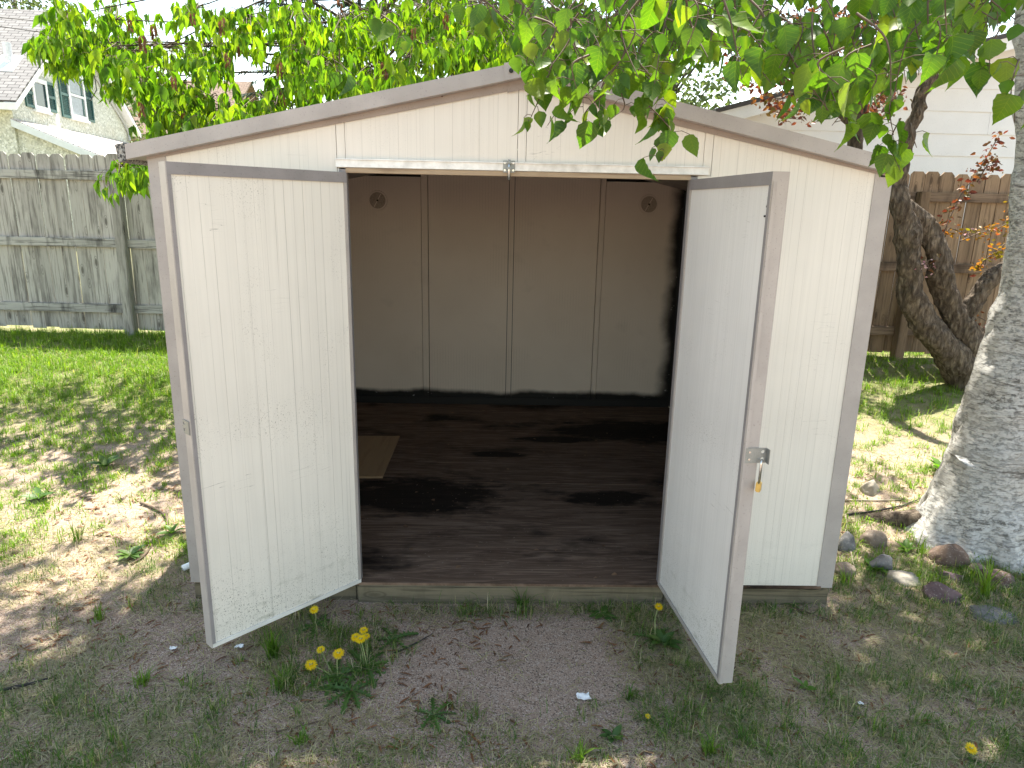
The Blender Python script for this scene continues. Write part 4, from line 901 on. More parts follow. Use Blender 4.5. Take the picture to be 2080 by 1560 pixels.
# ------------------------------------------------------------------ crabapples
r = random.Random(9)
cb = on_ground(1962, 786); cy_ = cb.y
crab = thing('crabapple_tree', 'old crabapple with forked rough trunk and red leaves before the brown fence', 'tree', tuple(cb))
def limb(root, px_pts, y0, dy, name='limb', mat=CRABB, amp=.03):
    P0 = [at_y(px, py, y0 + dy * i) for i, (px, py, _) in enumerate(px_pts)]; P_, R2 = smooth_path(P0, [q[2] for q in px_pts], 14); b = MB(); b.tube(P_, R2, 44); gnarl(b, amp, 6); gnarl(b, amp * .5, 19); furrow(b, amp * .75); return b.build(name, mat, root, True), P_
limb(crab, [(1985, 815, .20), (1968, 780, .165), (1945, 740, .15), (1905, 690, .125), (1872, 650, .115), (1850, 600, .105), (1846, 540, .10), (1842, 470, .095), (1826, 415, .085), (1820, 370, .07), (1832, 320, .06), (1848, 265, .055), (1868, 205, .05), (1902, 125, .042), (1938, 60, .035), (1965, -20, .03)], cy_, 0, 'trunk')
limb(crab, [(1985, 800, .17), (1978, 745, .17), (1960, 690, .15), (1944, 650, .12), (1924, 610, .10), (1910, 560, .095), (1900, 505, .09), (1872, 455, .085), (1838, 415, .07)], cy_ + .06, 0, 'trunk')
limb(crab, [(1950, 665, .10), (1975, 615, .075), (2000, 580, .07), (2030, 552, .065), (2065, 530, .06), (2120, 500, .05)], cy_ + .04, 0)
sx = at_y(1735, 280, 3.75); crab2 = thing('crabapple_tree', 'slim dark-stemmed crabapple with purple leaves rising behind the shed roof', 'tree', (sx.x - .1, 3.75, gz(sx.x, 3.75)))
_, CP = limb(crab2, [(1700, 720, .09), (1712, 560, .08), (1725, 420, .075), (1735, 300, .065), (1738, 200, .055), (1730, 110, .045), (1745, 0, .035)], 3.75, 0, 'trunk', BROWNB, .015)
for e in ((1600, 190), (1560, 60), (1840, 90), (1660, 30), (1500, 120)):
    limb(crab2, [(1737, 260, .035), ((1737 + e[0]) / 2, (230 + e[1]) / 2 - 15, .022), (e[0], e[1], .01)], 3.75, 0, 'limb', BROWNB, .01)
def crab_leaves(root, blobs, mat, size, n_parts, d0_, d1_):
    lp, lb, ls = [], [], []; tw = MB()
    for cx, cy, rx, ry, n in blobs:
        hub = at_d(cx, cy, (d0_ + d1_) / 2)
        for _ in range(n):
            a = r.uniform(0, 6.28); q = math.sqrt(r.random()); p = at_d(cx + rx * q * math.cos(a), cy + ry * q * math.sin(a), r.uniform(d0_, d1_)); tw.tube([hub, (hub + p) / 2, p], [.004, .003, .0015], 3, False)
            for _k in range(r.randint(8, 12)):
                s_ = p + Vector((r.gauss(0, .04),) * 1 + (r.gauss(0, .04), r.gauss(0, .04))); lp.append(np.array(s_)); lb.append(droop_leaf(r, r.uniform(.1, .6))); ls.append(size * r.uniform(.7, 1.2))
    tag(tw.build('twigs', TWIG, root, True), kind='stuff'); return leaves('leaf', 'crown', OVAL_S, OVAL_S, mat, lp, lb, ls, root, n_parts)
crab_leaves(crab2, [(1560, 70, 70, 60, 26), (1530, 150, 50, 40, 16), (1590, 200, 50, 40, 14), (1660, 60, 70, 55, 24), (1670, 180, 55, 40, 14), (1750, 60, 60, 60, 22), (1760, 190, 50, 45, 12), (1830, 60, 60, 50, 18), (1800, 220, 40, 30, 8), (1500, 90, 40, 50, 10), (1600, 240, 40, 20, 6)], L_CRAB, .062, 250, 6.0, 7.2)
# suckers with red and yellow leaves in front of the fence, and a few blossoms
def sucker(path, mat, n, size, dep):
    P0 = [at_d(px, py, dep) for px, py in path]; P_, R2 = smooth_path(P0, [.007] + [.005] * (len(path) - 2) + [.002], 8); b = MB(); b.tube(P_, R2, 6); b.build('shoot', TWIG, crab, True); out = []
    for k in range(n):
        q = P_[int((.2 + .8 * r.random()) * (len(P_) - 1))]; out.append((np.array(q + Vector((r.gauss(0, .035), r.gauss(0, .035), r.gauss(0, .035)))), droop_leaf(r, r.uniform(-.2, .5)), size * r.uniform(.6, 1.15)))
    return out
dc = (np.array(cb) - C) @ F
red = []; yel = []
red += sucker([(1900, 520), (1920, 465), (1950, 400), (1985, 350), (2015, 300), (2030, 275)], None, 120, .058, dc - .1)
red += sucker([(1945, 650), (1975, 640), (2010, 655), (2025, 660)], None, 34, .045, dc - .15); red += sucker([(1990, 680), (2015, 670), (2032, 655)], None, 26, .045, dc - .1); red += sucker([(1985, 370), (2010, 330), (2020, 340)], None, 50, .055, dc - .1); red += sucker([(1880, 540), (1885, 530), (1895, 525)], None, 16, .05, dc - .35)
yel += sucker([(1950, 490), (1985, 475), (2030, 462), (2065, 440), (2075, 420)], None, 150, .04, dc - .05); yel += sucker([(2070, 480), (2035, 500), (2000, 530), (1985, 550)], None, 60, .055, dc); yel += sucker([(1905, 520), (1925, 470), (1935, 465), (1960, 475)], None, 30, .045, dc - .1); yel += sucker([(2075, 430), (2060, 400), (2065, 385)], None, 14, .045, dc)
leaves('leaf', 'red_crown', OVAL_S, OVAL_S, L_CRAB, [q[0] for q in red], [q[1] for q in red], [q[2] for q in red], crab, 240)
leaves('leaf', 'yellow_crown', OVAL_S, OVAL_S, L_CRABY, [q[0] for q in yel], [q[1] for q in yel], [q[2] for q in yel], crab, 200)
bl = sucker([(1870, 545), (1882, 535), (1888, 550)], None, 16, .03, dc - .4) + sucker([(2008, 650), (2022, 640)], None, 12, .028, dc - .2) + sucker([(1960, 480), (1970, 470)], None, 8, .028, dc - .15)
leaves('petal', 'blossoms', OVAL_S, OVAL_S, BLOSS, [q[0] for q in bl], [q[1] for q in bl], [q[2] for q in bl], crab, 0)

# ------------------------------------------------------------------ spruce and trees far behind
def spruce(px, ytop, D, label):
    base = at_d(px, 400, D); topz = at_d(px, ytop, D).z; root = thing('spruce_tree', label, 'tree', (base.x, base.y, .45), 'trees beyond the yard')
    b = MB(); b.tube([(base.x, base.y, .3), (base.x, base.y, topz)], [.2, .02], 8); b.build('trunk', BROWNB, root)
    A, Bq, S_ = [], [], []; rs = random.Random(px); H = topz - 1.5; tw = MB()
    z = 1.8
    while z < topz - .2:
        L = 2.3 * (topz - z) / H + .25
        for k in range(7):
            a = rs.uniform(0, 6.28); dv = Vector((math.cos(a), math.sin(a), -.15)); e = Vector((base.x, base.y, z)) + dv * L; tw.tube([(base.x, base.y, z), tuple(e)], [.025, .006], 4, False)
            for j in range(int(20 * L)):
                t = rs.uniform(.15, 1); p = Vector((base.x, base.y, z)).lerp(e, t); sd = dv.cross(Vector((0, 0, 1))) * rs.choice((-1, 1)); al = dv * .6 + sd * rs.uniform(.2, 1) + Vector((0, 0, -.35)); A.append(np.array(p)); Bq.append(basis(np.array(al), np.array((rs.gauss(0, .3), rs.gauss(0, .3), 1)))); S_.append(rs.uniform(.2, .38) * (1.15 - .5 * t))
        z += .42
    b2 = tw.build('boughs', BROWNB, root); tag(b2, kind='stuff'); T = leaf_template([(0, .04), (.3, .10), (.7, .08), (1, .01)], .3, .2)
    V, Fc, kk = scatter(T, np.array(A), np.array(Bq), np.array(S_)); tag(mesh_obj('crown', arr_mesh('crown', V, Fc, npr.random(len(A)).repeat(kk)), L_SPR, root, False), kind='stuff')
spruce(625, -380, 21, 'dark spruce showing between maple leaves left of the roof peak')
spruce(742, -160, 27, 'farther dark spruce peeking through the leaves nearer the roof peak')
def far_tree(px, ytop, D, wid, label, n, seed):
    base = at_d(px, 400, D); topz = at_d(px, ytop, D).z; root = thing('broadleaf_tree', label, 'tree', (base.x, base.y, .45), 'trees beyond the yard'); rs = random.Random(seed)
    tb2 = MB(); tb2.tube([(base.x, base.y, .3), (base.x + .2, base.y, topz * .5), (base.x, base.y, topz * .85)], [.28, .18, .06], 8); tb2.build('trunk', BROWNB, root, True)
    cl_ = []
    for _ in range(38):
        a = rs.uniform(0, 6.28); q = rs.random() ** .5; zz = topz * (.3 + .68 * rs.random()); ww = wid * math.sqrt(max(.08, 1 - ((zz / topz - .6) / .45) ** 2)); cl_.append((base.x + ww * q * math.cos(a), base.y + ww * q * math.sin(a), zz))
    A, Bq, S_ = [], [], []; lm = MB()
    for c in cl_: lm.tube([(base.x, base.y, c[2] * .6), c], [.06, .015], 4, False)
    tag(lm.build('limbs', BROWNB, root), kind='stuff')
    for _ in range(n):
        c = rs.choice(cl_); A.append(np.array((c[0] + rs.gauss(0, .55), c[1] + rs.gauss(0, .55), c[2] + rs.gauss(0, .45)))); Bq.append(droop_leaf(rs, .4)); S_.append(rs.uniform(.16, .28))
    V, Fc, kk = scatter(OVAL_S, np.array(A), np.array(Bq), np.array(S_)); tag(mesh_obj('crown', arr_mesh('crown', V, Fc, npr.random(n).repeat(kk)), L_FAR, root, False), kind='stuff')
far_tree(15, -10, 36, 2.6, 'pale leafed tree behind the chimney side of the stucco house roof', 2600, 1)
far_tree(85, -60, 38, 2.4, 'pale leafed tree above the stucco house roof ridge', 2600, 2)
far_tree(225, 110, 34, 1.8, 'small leafy tree between the two houses', 2200, 3)
far_tree(1330, -60, 26, 3.2, 'broad green tree beyond the fence behind the roof peak', 4200, 4)
far_tree(930, -160, 22, 3.4, 'tall green tree beyond the fence behind the maple', 5200, 5)
# overhead wires to the stucco house
for i, (a, b_, dd) in enumerate((((-60, 45), (330, 72), (14, 16)), ((-60, 30), (900, 95), (12, 20)))):
    p0, p1 = at_d(*a, dd[0]), at_d(*b_, dd[1]); mid = (p0 + p1) / 2 - Vector((0, 0, .12)); P_, R2 = smooth_path([p0, mid, p1], [.009] * 3, 8); w = MB(); w.tube(P_, R2, 5)
    tag(w.build('overhead_wire', BLACKM, None, True), ('thin black overhead wire crossing the stucco house roof', 'thin black overhead wire running behind the maple leaves')[i], 'wire', 'overhead wires')
# ------------------------------------------------------------------ grass, straw, litter (nobody could count these)
def fbm(x, y, s, o=0): return .5 + .5 * mnoise.fractal(Vector((x * s, y * s, o)), 1.0, 2.0, 3)
def inshed(x, y): return -1.56 < x < 1.56 and -.015 < y < 3.2
def cover(x, y):
    """(green grass 0..1, straw 0..1, blade length m) at a ground point, read off the photograph"""
    n = fbm(x, y, 1.5, 1.7); n2 = fbm(x, y, 4.5, 5.1); pn = sstep(.42, .62, .55 * n + .45 * n2)
    if y > 1.9:                                            # lawn towards the fence
        t = sstep(1.9, 2.7, y); return (.25 + .75 * t) * (.45 * pn + .55 + .2 * t), .25, .05 + .035 * t
    g, s, L = .30 * pn, .30 * pn, .055
    if y > -.1:
        if x < 0: g, s = .06 + .62 * pn, .30 + .15 * pn       # thin patchy grass left of the shed
        else: g, s = .25 + .5 * pn + (.3 if y < .7 else 0), .45   # right of the shed, rank among the stones
    else:
        if x < -.95: g, s = .02 + .34 * pn * sstep(-.1, -.9, y) + .10 * pn, .30 + .6 * pn
        elif x > .45: g, s, L = .10 + .48 * pn, .75 + .45 * n2, .06
        else: g, s = .04 + .30 * pn, .10 + .3 * pn
        if y < -.75: g += .16 * pn + .03; s += .3
        e = ((x + .02) / .52) ** 2 + ((y + .42) / .36) ** 2   # trodden bare patch before the door
        k = sstep(.6, 1.5, e); g *= k; s *= .12 + .88 * k
        if y > -.14 and abs(x) < 1.7: g, L = .42 * (.4 + .9 * n2), .085
        dg = ((x + .78) / .34) ** 2 + ((y + .42) / .34) ** 2       # rank patch round the dandelions
        if dg < 1: g = max(g, .55 * (1 - dg) + .1); L = .07
        s *= .25 + 1.1 * sstep(.38, .62, fbm(x, y, 3.1, 21.0))
    return g, s, L
def blades(n, region, kind, rs, tufted=.6):
    out = []; x0, x1, y0, y1 = region; tries = 0
    while len(out) < n and tries < n * 14:
        tries += 1; x = rs.uniform(x0, x1); y = rs.uniform(y0, y1)
        if inshed(x, y): continue
        g, s, L = cover(x, y); p = g if kind == 'g' else s
        if rs.random() > p: continue
        m_ = rs.choice((1, 1, 4, 12, 22)) if kind == 'g' else rs.choice((1, 1, 3, 8)); sp = .010 + .02 * rs.random() if kind == 'g' else .05
        hh = L * rs.uniform(.6, 1.3)
        for _ in range(m_): out.append((x + rs.gauss(0, sp), y + rs.gauss(0, sp), hh * rs.uniform(.5, 1.25)))
    return out
def build_blades(name, pts, kind, mat, rs, wid):
    n = len(pts); A = np.array(pts); base = np.array([(x, y, gz(x, y) - .004) for x, y, _ in pts]); h = A[:, 2]
    az = npr.uniform(0, 2 * np.pi, n); d = np.stack([np.cos(az), np.sin(az), np.zeros(n)], 1); sd = np.stack([-np.sin(az), np.cos(az), np.zeros(n)], 1)
    tw = npr.uniform(-.8, .8, n); sd = sd * np.cos(tw)[:, None] + d * np.sin(tw)[:, None]
    if kind == 'g':
        lean = np.abs(npr.normal(0, .55, n)); flat = npr.random(n) < .45; lean = np.where(flat, npr.uniform(.9, 1.9, n), lean); mid = base + d * (h * lean * .35)[:, None]; mid[:, 2] += h * .58; tip = base + d * (h * lean * 1.1)[:, None]; mid[:, 2] -= np.where(flat, h * .22, 0); tip[:, 2] += h * np.clip(1.0 - .42 * lean, .12, 1)
        rv = np.clip(npr.beta(2.2, 3.0, n) * .72, 0, .66); dead = npr.random(n) < (.08 if mat is LAWN else .22); rv = np.where(dead, npr.uniform(.72, .99, n), rv)
    else:
        L = h * npr.uniform(.8, 2.2, n); mid = base + d * (L * .5)[:, None]; mid[:, 2] += npr.uniform(.004, .02, n); tip = base + d * L[:, None] + sd * (L * npr.uniform(-.3, .3, n))[:, None]; tip[:, 2] += npr.uniform(.002, .012, n); rv = npr.uniform(.70, .99, n)
    w = wid * npr.uniform(.6, 1.3, n)
    V = np.stack([base - sd * w[:, None], base + sd * w[:, None], mid - sd * (w * .8)[:, None], mid + sd * (w * .8)[:, None], tip], 1).reshape(-1, 3)
    f = np.array([(0, 1, 3), (0, 3, 2), (2, 3, 4)])[None] + (np.arange(n) * 5)[:, None, None]
    rv = np.clip(rv, 0, .995); me = arr_mesh(name, V, f.reshape(-1, 3), np.repeat(rv, 5)); return mesh_obj(name, me, mat, None)
rs = random.Random(77)
def pixw(l): return l
near = blades(40000, (-3.2, 2.8, -1.35, .35), 'g', rs) ; mid_l = blades(20000, (-4.6, -1.5, .3, 2.2), 'g', rs); far_l = blades(75000, (-6.6, -1.4, 1.9, 4.5), 'g', rs); mid_r = blades(16000, (1.5, 4.4, .2, 2.2), 'g', rs); far_r = blades(24000, (1.4, 5.9, 1.9, 4.3), 'g', rs)
tag(build_blades('grass', near, 'g', GRASS, rs, .0013), 'thin green grass and weeds on the trodden soil around the shed', 'grass', kind='stuff')
tag(build_blades('grass', mid_l + far_l, 'g', LAWN, rs, .0022), 'bright sunlit lawn left of the shed up to the grey fence', 'grass', kind='stuff')
tag(build_blades('grass', mid_r + far_r, 'g', LAWN, rs, .0022), 'patchy lawn right of the shed under the crabapple', 'grass', kind='stuff')
straw = blades(62000, (-3.2, 2.8, -1.35, .6), 's', rs) + blades(9000, (-4.4, -1.5, .3, 2.4), 's', rs) + blades(9000, (1.5, 4.0, .2, 2.4), 's', rs)
tag(build_blades('dry_straw', straw, 's', GRASS, rs, .0016), 'pale dry grass straw matted over the soil', 'straw', kind='stuff')
# loose grit on the bare soil
octv = np.array([(1, 0, 0), (-1, 0, 0), (0, 1, 0), (0, -1, 0), (0, 0, .7), (0, 0, -.7)], float); octf = np.array([(0, 2, 4), (2, 1, 4), (1, 3, 4), (3, 0, 4), (2, 0, 5), (1, 2, 5), (3, 1, 5), (0, 3, 5)])
A, S_ = [], []
while len(A) < 16000:
    x, y = rs.uniform(-2.6, 2.2), rs.uniform(-1.3, .9)
    if inshed(x, y): continue
    A.append((x, y, gz(x, y) + .0005)); S_.append(.0012 + .0022 * rs.random() ** 2.5)
n = len(A); B_ = basis(npr.normal(size=(n, 3)), npr.normal(size=(n, 3))); V, Fc, k = scatter((octv, octf), np.array(A), B_, np.array(S_))
m = N('grit'); at = m.n('ShaderNodeAttribute', attribute_name='rnd').outputs['Fac']
GRIT = m.fin(m.ramp(at, [(0, (.08, .055, .042)), (.5, (.25, .18, .135)), (.85, (.36, .28, .22)), (1, (.52, .45, .38))]), .9)
tag(mesh_obj('grit', arr_mesh('grit', V, Fc, npr.random(n).repeat(k)), GRIT, None), 'fine loose grit over the bare trodden soil', 'grit', kind='stuff')
# brown catkins and bark crumbs
A, Bq, S_ = [], [], []
while len(A) < 2600:
    x, y = rs.uniform(-2.6, 2.8), rs.uniform(-1.3, 1.4)
    if inshed(x, y) or fbm(x, y, 2.2, 9) < .42: continue
    a = rs.uniform(0, 6.28); A.append((x, y, gz(x, y) + .004)); Bq.append(basis(np.array((math.cos(a), math.sin(a), rs.uniform(-.1, .15))), np.array((0, 0, 1.)))); S_.append(rs.uniform(.015, .055))
T = leaf_template([(0, .04), (.25, .08), (.5, .09), (.8, .07), (1, .02)], .8, .12); V, Fc, k = scatter(T, np.array(A), np.array(Bq), np.array(S_))
tag(mesh_obj('catkin_litter', arr_mesh('catkin_litter', V, Fc, npr.random(len(A)).repeat(k)), CATK, None), 'reddish brown fallen catkins scattered over the ground', 'litter', kind='stuff')
# leaf crumbs on the shed floor
A, Bq, S_ = [], [], []
for _ in range(150):
    x, y = rs.uniform(-.75, 1.4), rs.uniform(.05, 2.9); a = rs.uniform(0, 6.28); A.append((x, y, Z0 + .0075)); Bq.append(basis(np.array((math.cos(a), math.sin(a), .05)), np.array((rs.gauss(0, .2), rs.gauss(0, .2), 1.)))); S_.append(.008 + .032 * rs.random() ** 2)
V, Fc, k = scatter(OVAL_S, np.array(A), np.array(Bq), np.array(S_)); tag(mesh_obj('leaf_litter', arr_mesh('leaf_litter', V, Fc, npr.random(len(A)).repeat(k)), DEADL, None), 'dry leaf crumbs scattered on the dark shed floor', 'litter', kind='stuff')

# ------------------------------------------------------------------ stones round the birch foot
def stone(px, py, w, h, mat, label, seed, rough=.25, depth=.8, ang=0.0, sink=.5):
    p = on_ground(px, py); me = bpy.data.meshes.new('stone'); bm = bmesh.new(); bmesh.ops.create_icosphere(bm, subdivisions=4, radius=1)
    sv_ = Vector((seed * 3.7, seed * 1.3, seed))
    for v in bm.verts:
        q = v.co.copy(); k = 1 + rough * mnoise.noise(q * 1.1 + sv_) + rough * .4 * mnoise.noise(q * 2.7 + sv_) + .03 * mnoise.noise(q * 8 + sv_)
        if rough > .3:                                   # broken, facetted stone
            for j in range(4):
                nn = Vector((math.sin(seed + j * 2.1), math.cos(seed * 1.7 + j * 1.9), .3 + .6 * math.sin(j + seed))).normalized(); dd = q.dot(nn) * k - .68
                if dd > 0: q -= nn * dd * .9
        v.co = Vector((q.x * w / 2, q.y * w / 2 * depth, q.z * h / 2)) * k
    bm.to_mesh(me); bm.free(); o = mesh_obj('stone', me, mat, None, True); o.location = (p.x, p.y + w * .2, p.z + h * (.5 - sink)); o.rotation_euler = (0, 0, ang); return tag(o, label, 'stone', 'stones round the birch foot')
stone(1778, 1108, .14, .16, ST[0], 'smooth tan boulder between the shed corner and the birch root', 1, .18)
stone(1722, 1118, .11, .17, ST[1], 'grey rounded stone half hidden behind the shed corner trim', 2, .2)
stone(1718, 1168, .12, .11, ST[0], 'low tan stone against the foot of the shed corner', 3, .2)
stone(1797, 1158, .15, .14, ST[1], 'grey layered stone with a broken face among the grass', 4, .4)
stone(1843, 1186, .17, .08, ST[4], 'flat pale stone lying in front of the others', 5, .22)
stone(1934, 1148, .20, .19, ST[3], 'large dark round boulder at the birch foot', 6, .2)
stone(1940, 1182, .13, .09, ST[2], 'small purple grey stone wedged under the dark boulder', 7, .4)
stone(1920, 1222, .22, .13, ST[2], 'rough purple pitted stone nearest the camera', 8, .45)
stone(2035, 1192, .19, .12, ST[3], 'brown wedge-shaped stone at the right edge', 9, .4)
stone(2030, 1262, .20, .06, ST[1], 'flat grey stone sunk in the grass at the right edge', 10, .25)
stone(2078, 1120, .12, .10, ST[3], 'dark stone right of the birch cut by the picture edge', 11, .2)
stone(1770, 1003, .15, .17, ST[4], 'pale upright stone lit by sun behind the boulders', 12, .35)
stone(1990, 1165, .10, .08, ST[0], 'small tan stone between the dark boulder and the birch', 13, .25)
stone(765, 1215, .035, .03, ST[4], 'small pale pebble by the left end of the threshold', 14, .3)
stone(795, 1208, .02, .016, ST[4], 'tiny white pebble beside the threshold timber', 15, .3)

# ------------------------------------------------------------------ dandelions and other weeds
def lobed(nl=5, w=.16):
    """toothed dandelion leaf"""
    pr = [(0, .02)]
    for k in range(nl):
        t = .12 + .78 * k / nl; pr += [(t, .05 + .02 * k / nl), (t + .07, w * (.55 + .5 * math.sin(math.pi * (k + 1) / (nl + 1)) + .12 * k / nl)), (t + .085, .06)]
    pr += [(.95, .07), (1, .004)]; return leaf_template(sorted(pr), .5, .35)
DLEAF = []
for k in range(3):
    v, f = lobed(5, (.15, .19, .13)[k]); me = bpy.data.meshes.new('leaf'); me.from_pydata(v.tolist(), [], f.tolist()); me.materials.append(WEED); me.update(); DLEAF.append(me)
OLEAF = []
for k in range(2):
    v, f = leaf_template([(0, .02), (.2, .14), (.45, .22), (.7, .19), (.9, .09), (1, .01)], .35, .3); me = bpy.data.meshes.new('leaf'); me.from_pydata(v.tolist(), [], f.tolist()); me.materials.append((WEED, WEEDB)[k]); me.polygons.foreach_set('use_smooth', [True] * len(f)); me.update(); OLEAF.append(me)
def head_mesh(seed, R0):
    q = random.Random(seed); v = []; f = []
    for ring, (n, r0, r1, zt) in enumerate(((34, .25, 1.0, .12), (30, .15, .80, .22), (24, .05, .58, .30), (16, .0, .36, .34))):
        for i in range(n):
            a = 2 * math.pi * (i + q.random() * .6) / n; w = .055 * (1 if ring < 2 else .8); ca, sa = math.cos(a), math.sin(a); rr = r1 * q.uniform(.86, 1.06); z1 = zt + q.uniform(-.05, .06); b0 = len(v)
            for (rd, ww, z) in ((r0, w * .4, .08), (rr * .7, w, zt * .8 + .04), (rr, w * .7, z1)):
                v += [((rd * ca + ww * sa) * R0, (rd * sa - ww * ca) * R0, z * R0), ((rd * ca - ww * sa) * R0, (rd * sa + ww * ca) * R0, z * R0)]
            f += [(b0, b0 + 1, b0 + 3, b0 + 2), (b0 + 2, b0 + 3, b0 + 5, b0 + 4)]
    me = bpy.data.meshes.new('flower_head'); me.from_pydata(v, [], f); me.materials.append(PETAL); me.update(); return me
HEADS = [head_mesh(k, 1.0) for k in range(3)]
def cen_mesh():
    mb = MB(); mb.tube([(0, 0, .1), (0, 0, .34), (0, 0, .38)], [.2, .2, .08], 10); return mb.mesh('centre')
CEN = cen_mesh(); CEN.materials.append(PETALC)
rd = random.Random(13)
def weed(base, heads, n_leaf, L, label, name='dandelion', meshes=DLEAF, up=.25, cat='flower', group='dandelions in the grass'):
    """heads: list of (px, py, height above soil, radius)"""
    root = thing(name, label, cat, tuple(base), group); a0 = rd.uniform(0, 6)
    for k in range(n_leaf):
        a = a0 + 2 * math.pi * k / max(1, n_leaf) + rd.uniform(-.3, .3); el = up * rd.uniform(.5, 1.5); al = np.array((math.cos(a), math.sin(a), el)); Bm = basis(al, np.array((0, 0, 1.)) + npr.normal(0, .15, 3)); s = L * rd.uniform(.65, 1.15)
        ob = bpy.data.objects.new('leaf', rd.choice(meshes)); link(ob, root); ob.matrix_basis = Matrix([[*(Bm[i] * s), base[i] + (.004 if i == 2 else 0)] for i in range(3)] + [[0, 0, 0, 1]])
    for px, py, hh, R0 in heads:
        top_ = at_z(px, py, base.z + hh); mid = (base + top_) / 2 + Vector((rd.uniform(-.01, .01), rd.uniform(-.01, .01), hh * .15)); P_, R2 = smooth_path([base + Vector((rd.uniform(-.01, .01), rd.uniform(-.01, .01), 0)), mid, top_], [.0022, .002, .002], 5); mb = MB(); mb.tube(P_, R2, 6); mb.tube([top_ - Vector((0, 0, .002)), top_ + Vector((0, 0, R0 * .35))], [.002, R0 * .35], 8); mb.build('stem', STEM, root, True)
        tilt = Matrix.Rotation(rd.uniform(-.15, .15), 4, 'Y') @ Matrix.Rotation(rd.uniform(.15, .6), 4, 'X'); hd = bpy.data.objects.new('flower_head', rd.choice(HEADS)); link(hd, root); hd.matrix_basis = Matrix.Translation(top_) @ tilt @ Matrix.Scale(R0, 4)
        ce = bpy.data.objects.new('flower_centre', CEN); COL.objects.link(ce); ce.parent = hd
    return root
weed(on_ground(683, 1375), [(632, 1351, .045, .024), (652, 1320, .045, .018), (688, 1328, .055, .024)], 13, .10, 'dandelion with three open heads nearest the camera by the left door')
weed(on_ground(745, 1355), [(723, 1295, .08, .021), (733, 1299, .085, .022), (739, 1281, .075, .019), (744, 1293, .07, .017)], 11, .14, 'dandelion with a tight bunch of four yellow heads')
weed(on_ground(640, 1272), [(638, 1239, .07, .02)], 7, .11, 'single dandelion in bloom under the left door edge')
weed(on_ground(826, 1205), [(835, 1162, .085, .019), (848, 1174, .065, .014)], 4, .08, 'dandelion with two small heads against the threshold timber')
weed(on_ground(1328, 1300), [(1338, 1233, .10, .019)], 8, .10, 'dandelion standing at the inner foot of the right door')
weed(on_ground(1612, 1232), [(1627, 1182, .08, .021)], 5, .09, 'dandelion in front of the right wall panel foot')
weed(on_ground(1312, 1468), [(1316, 1455, .02, .010)], 3, .05, 'tiny yellow flower low in the grass before the right door')
weed(on_ground(1976, 1545), [(1972, 1521, .035, .02)], 6, .07, 'dandelion in the bottom right corner of the picture')
G2 = 'leafy weeds in the soil'
weed(on_ground(715, 1405), [], 12, .12, 'toothed weed rosette without flowers just below the dandelions', 'weed_rosette', cat='weed', group=G2)
weed(on_ground(880, 1455), [], 9, .09, 'low weed rosette on the bare soil at bottom centre', 'weed_rosette', cat='weed', group=G2)
weed(on_ground(800, 1300), [], 8, .11, 'weed rosette with toothed leaves right of the dandelion bunch', 'weed_rosette', cat='weed', group=G2)
weed(on_ground(1225, 1252), [], 7, .075, 'broad-leaved plantain in front of the threshold timber', 'broadleaf_weed', OLEAF[:1], .25, 'weed', G2)
weed(on_ground(1345, 1310), [], 9, .08, 'bushy weed at the foot of the right door inner face', 'broadleaf_weed', OLEAF[:1], .8, 'weed', G2)
weed(on_ground(1635, 1400), [], 4, .055, 'bright green seedling in the shaded grass right of the right door', 'seedling', OLEAF[1:], .7, 'weed', G2)
weed(on_ground(1915, 960), [], 10, .13, 'bright leafy plant growing against the left side of the birch', 'broadleaf_weed', OLEAF[1:], .9, 'weed', G2)
weed(on_ground(1840, 1120), [], 9, .07, 'small pale-leaved weed between the boulders', 'broadleaf_weed', OLEAF[1:], 1.0, 'weed', G2)
weed(on_ground(1780, 1160), [], 10, .08, 'fresh weed in front of the grey broken stone', 'broadleaf_weed', OLEAF[1:], .9, 'weed', G2)
weed(on_ground(1245, 1500), [], 10, .05, 'clover clump on the soil at bottom centre right', 'broadleaf_weed', OLEAF[:1], .6, 'weed', G2)
weed(on_ground(265, 1130), [], 12, .09, 'green weed patch on the soil left of the left door', 'broadleaf_weed', OLEAF[:1], .5, 'weed', G2)
weed(on_ground(80, 1015), [], 10, .10, 'weed clump in the half shade at the left edge', 'broadleaf_weed', OLEAF[:1], .6, 'weed', G2)
weed(on_ground(350, 1085), [], 5, .07, 'bright green sprig beside the left shed corner', 'seedling', OLEAF[1:], .8, 'weed', G2)
weed(on_ground(215, 950), [], 9, .10, 'tall weed tuft in the sunny soil left of the shed', 'broadleaf_weed', OLEAF[:1], 1.2, 'weed', G2)
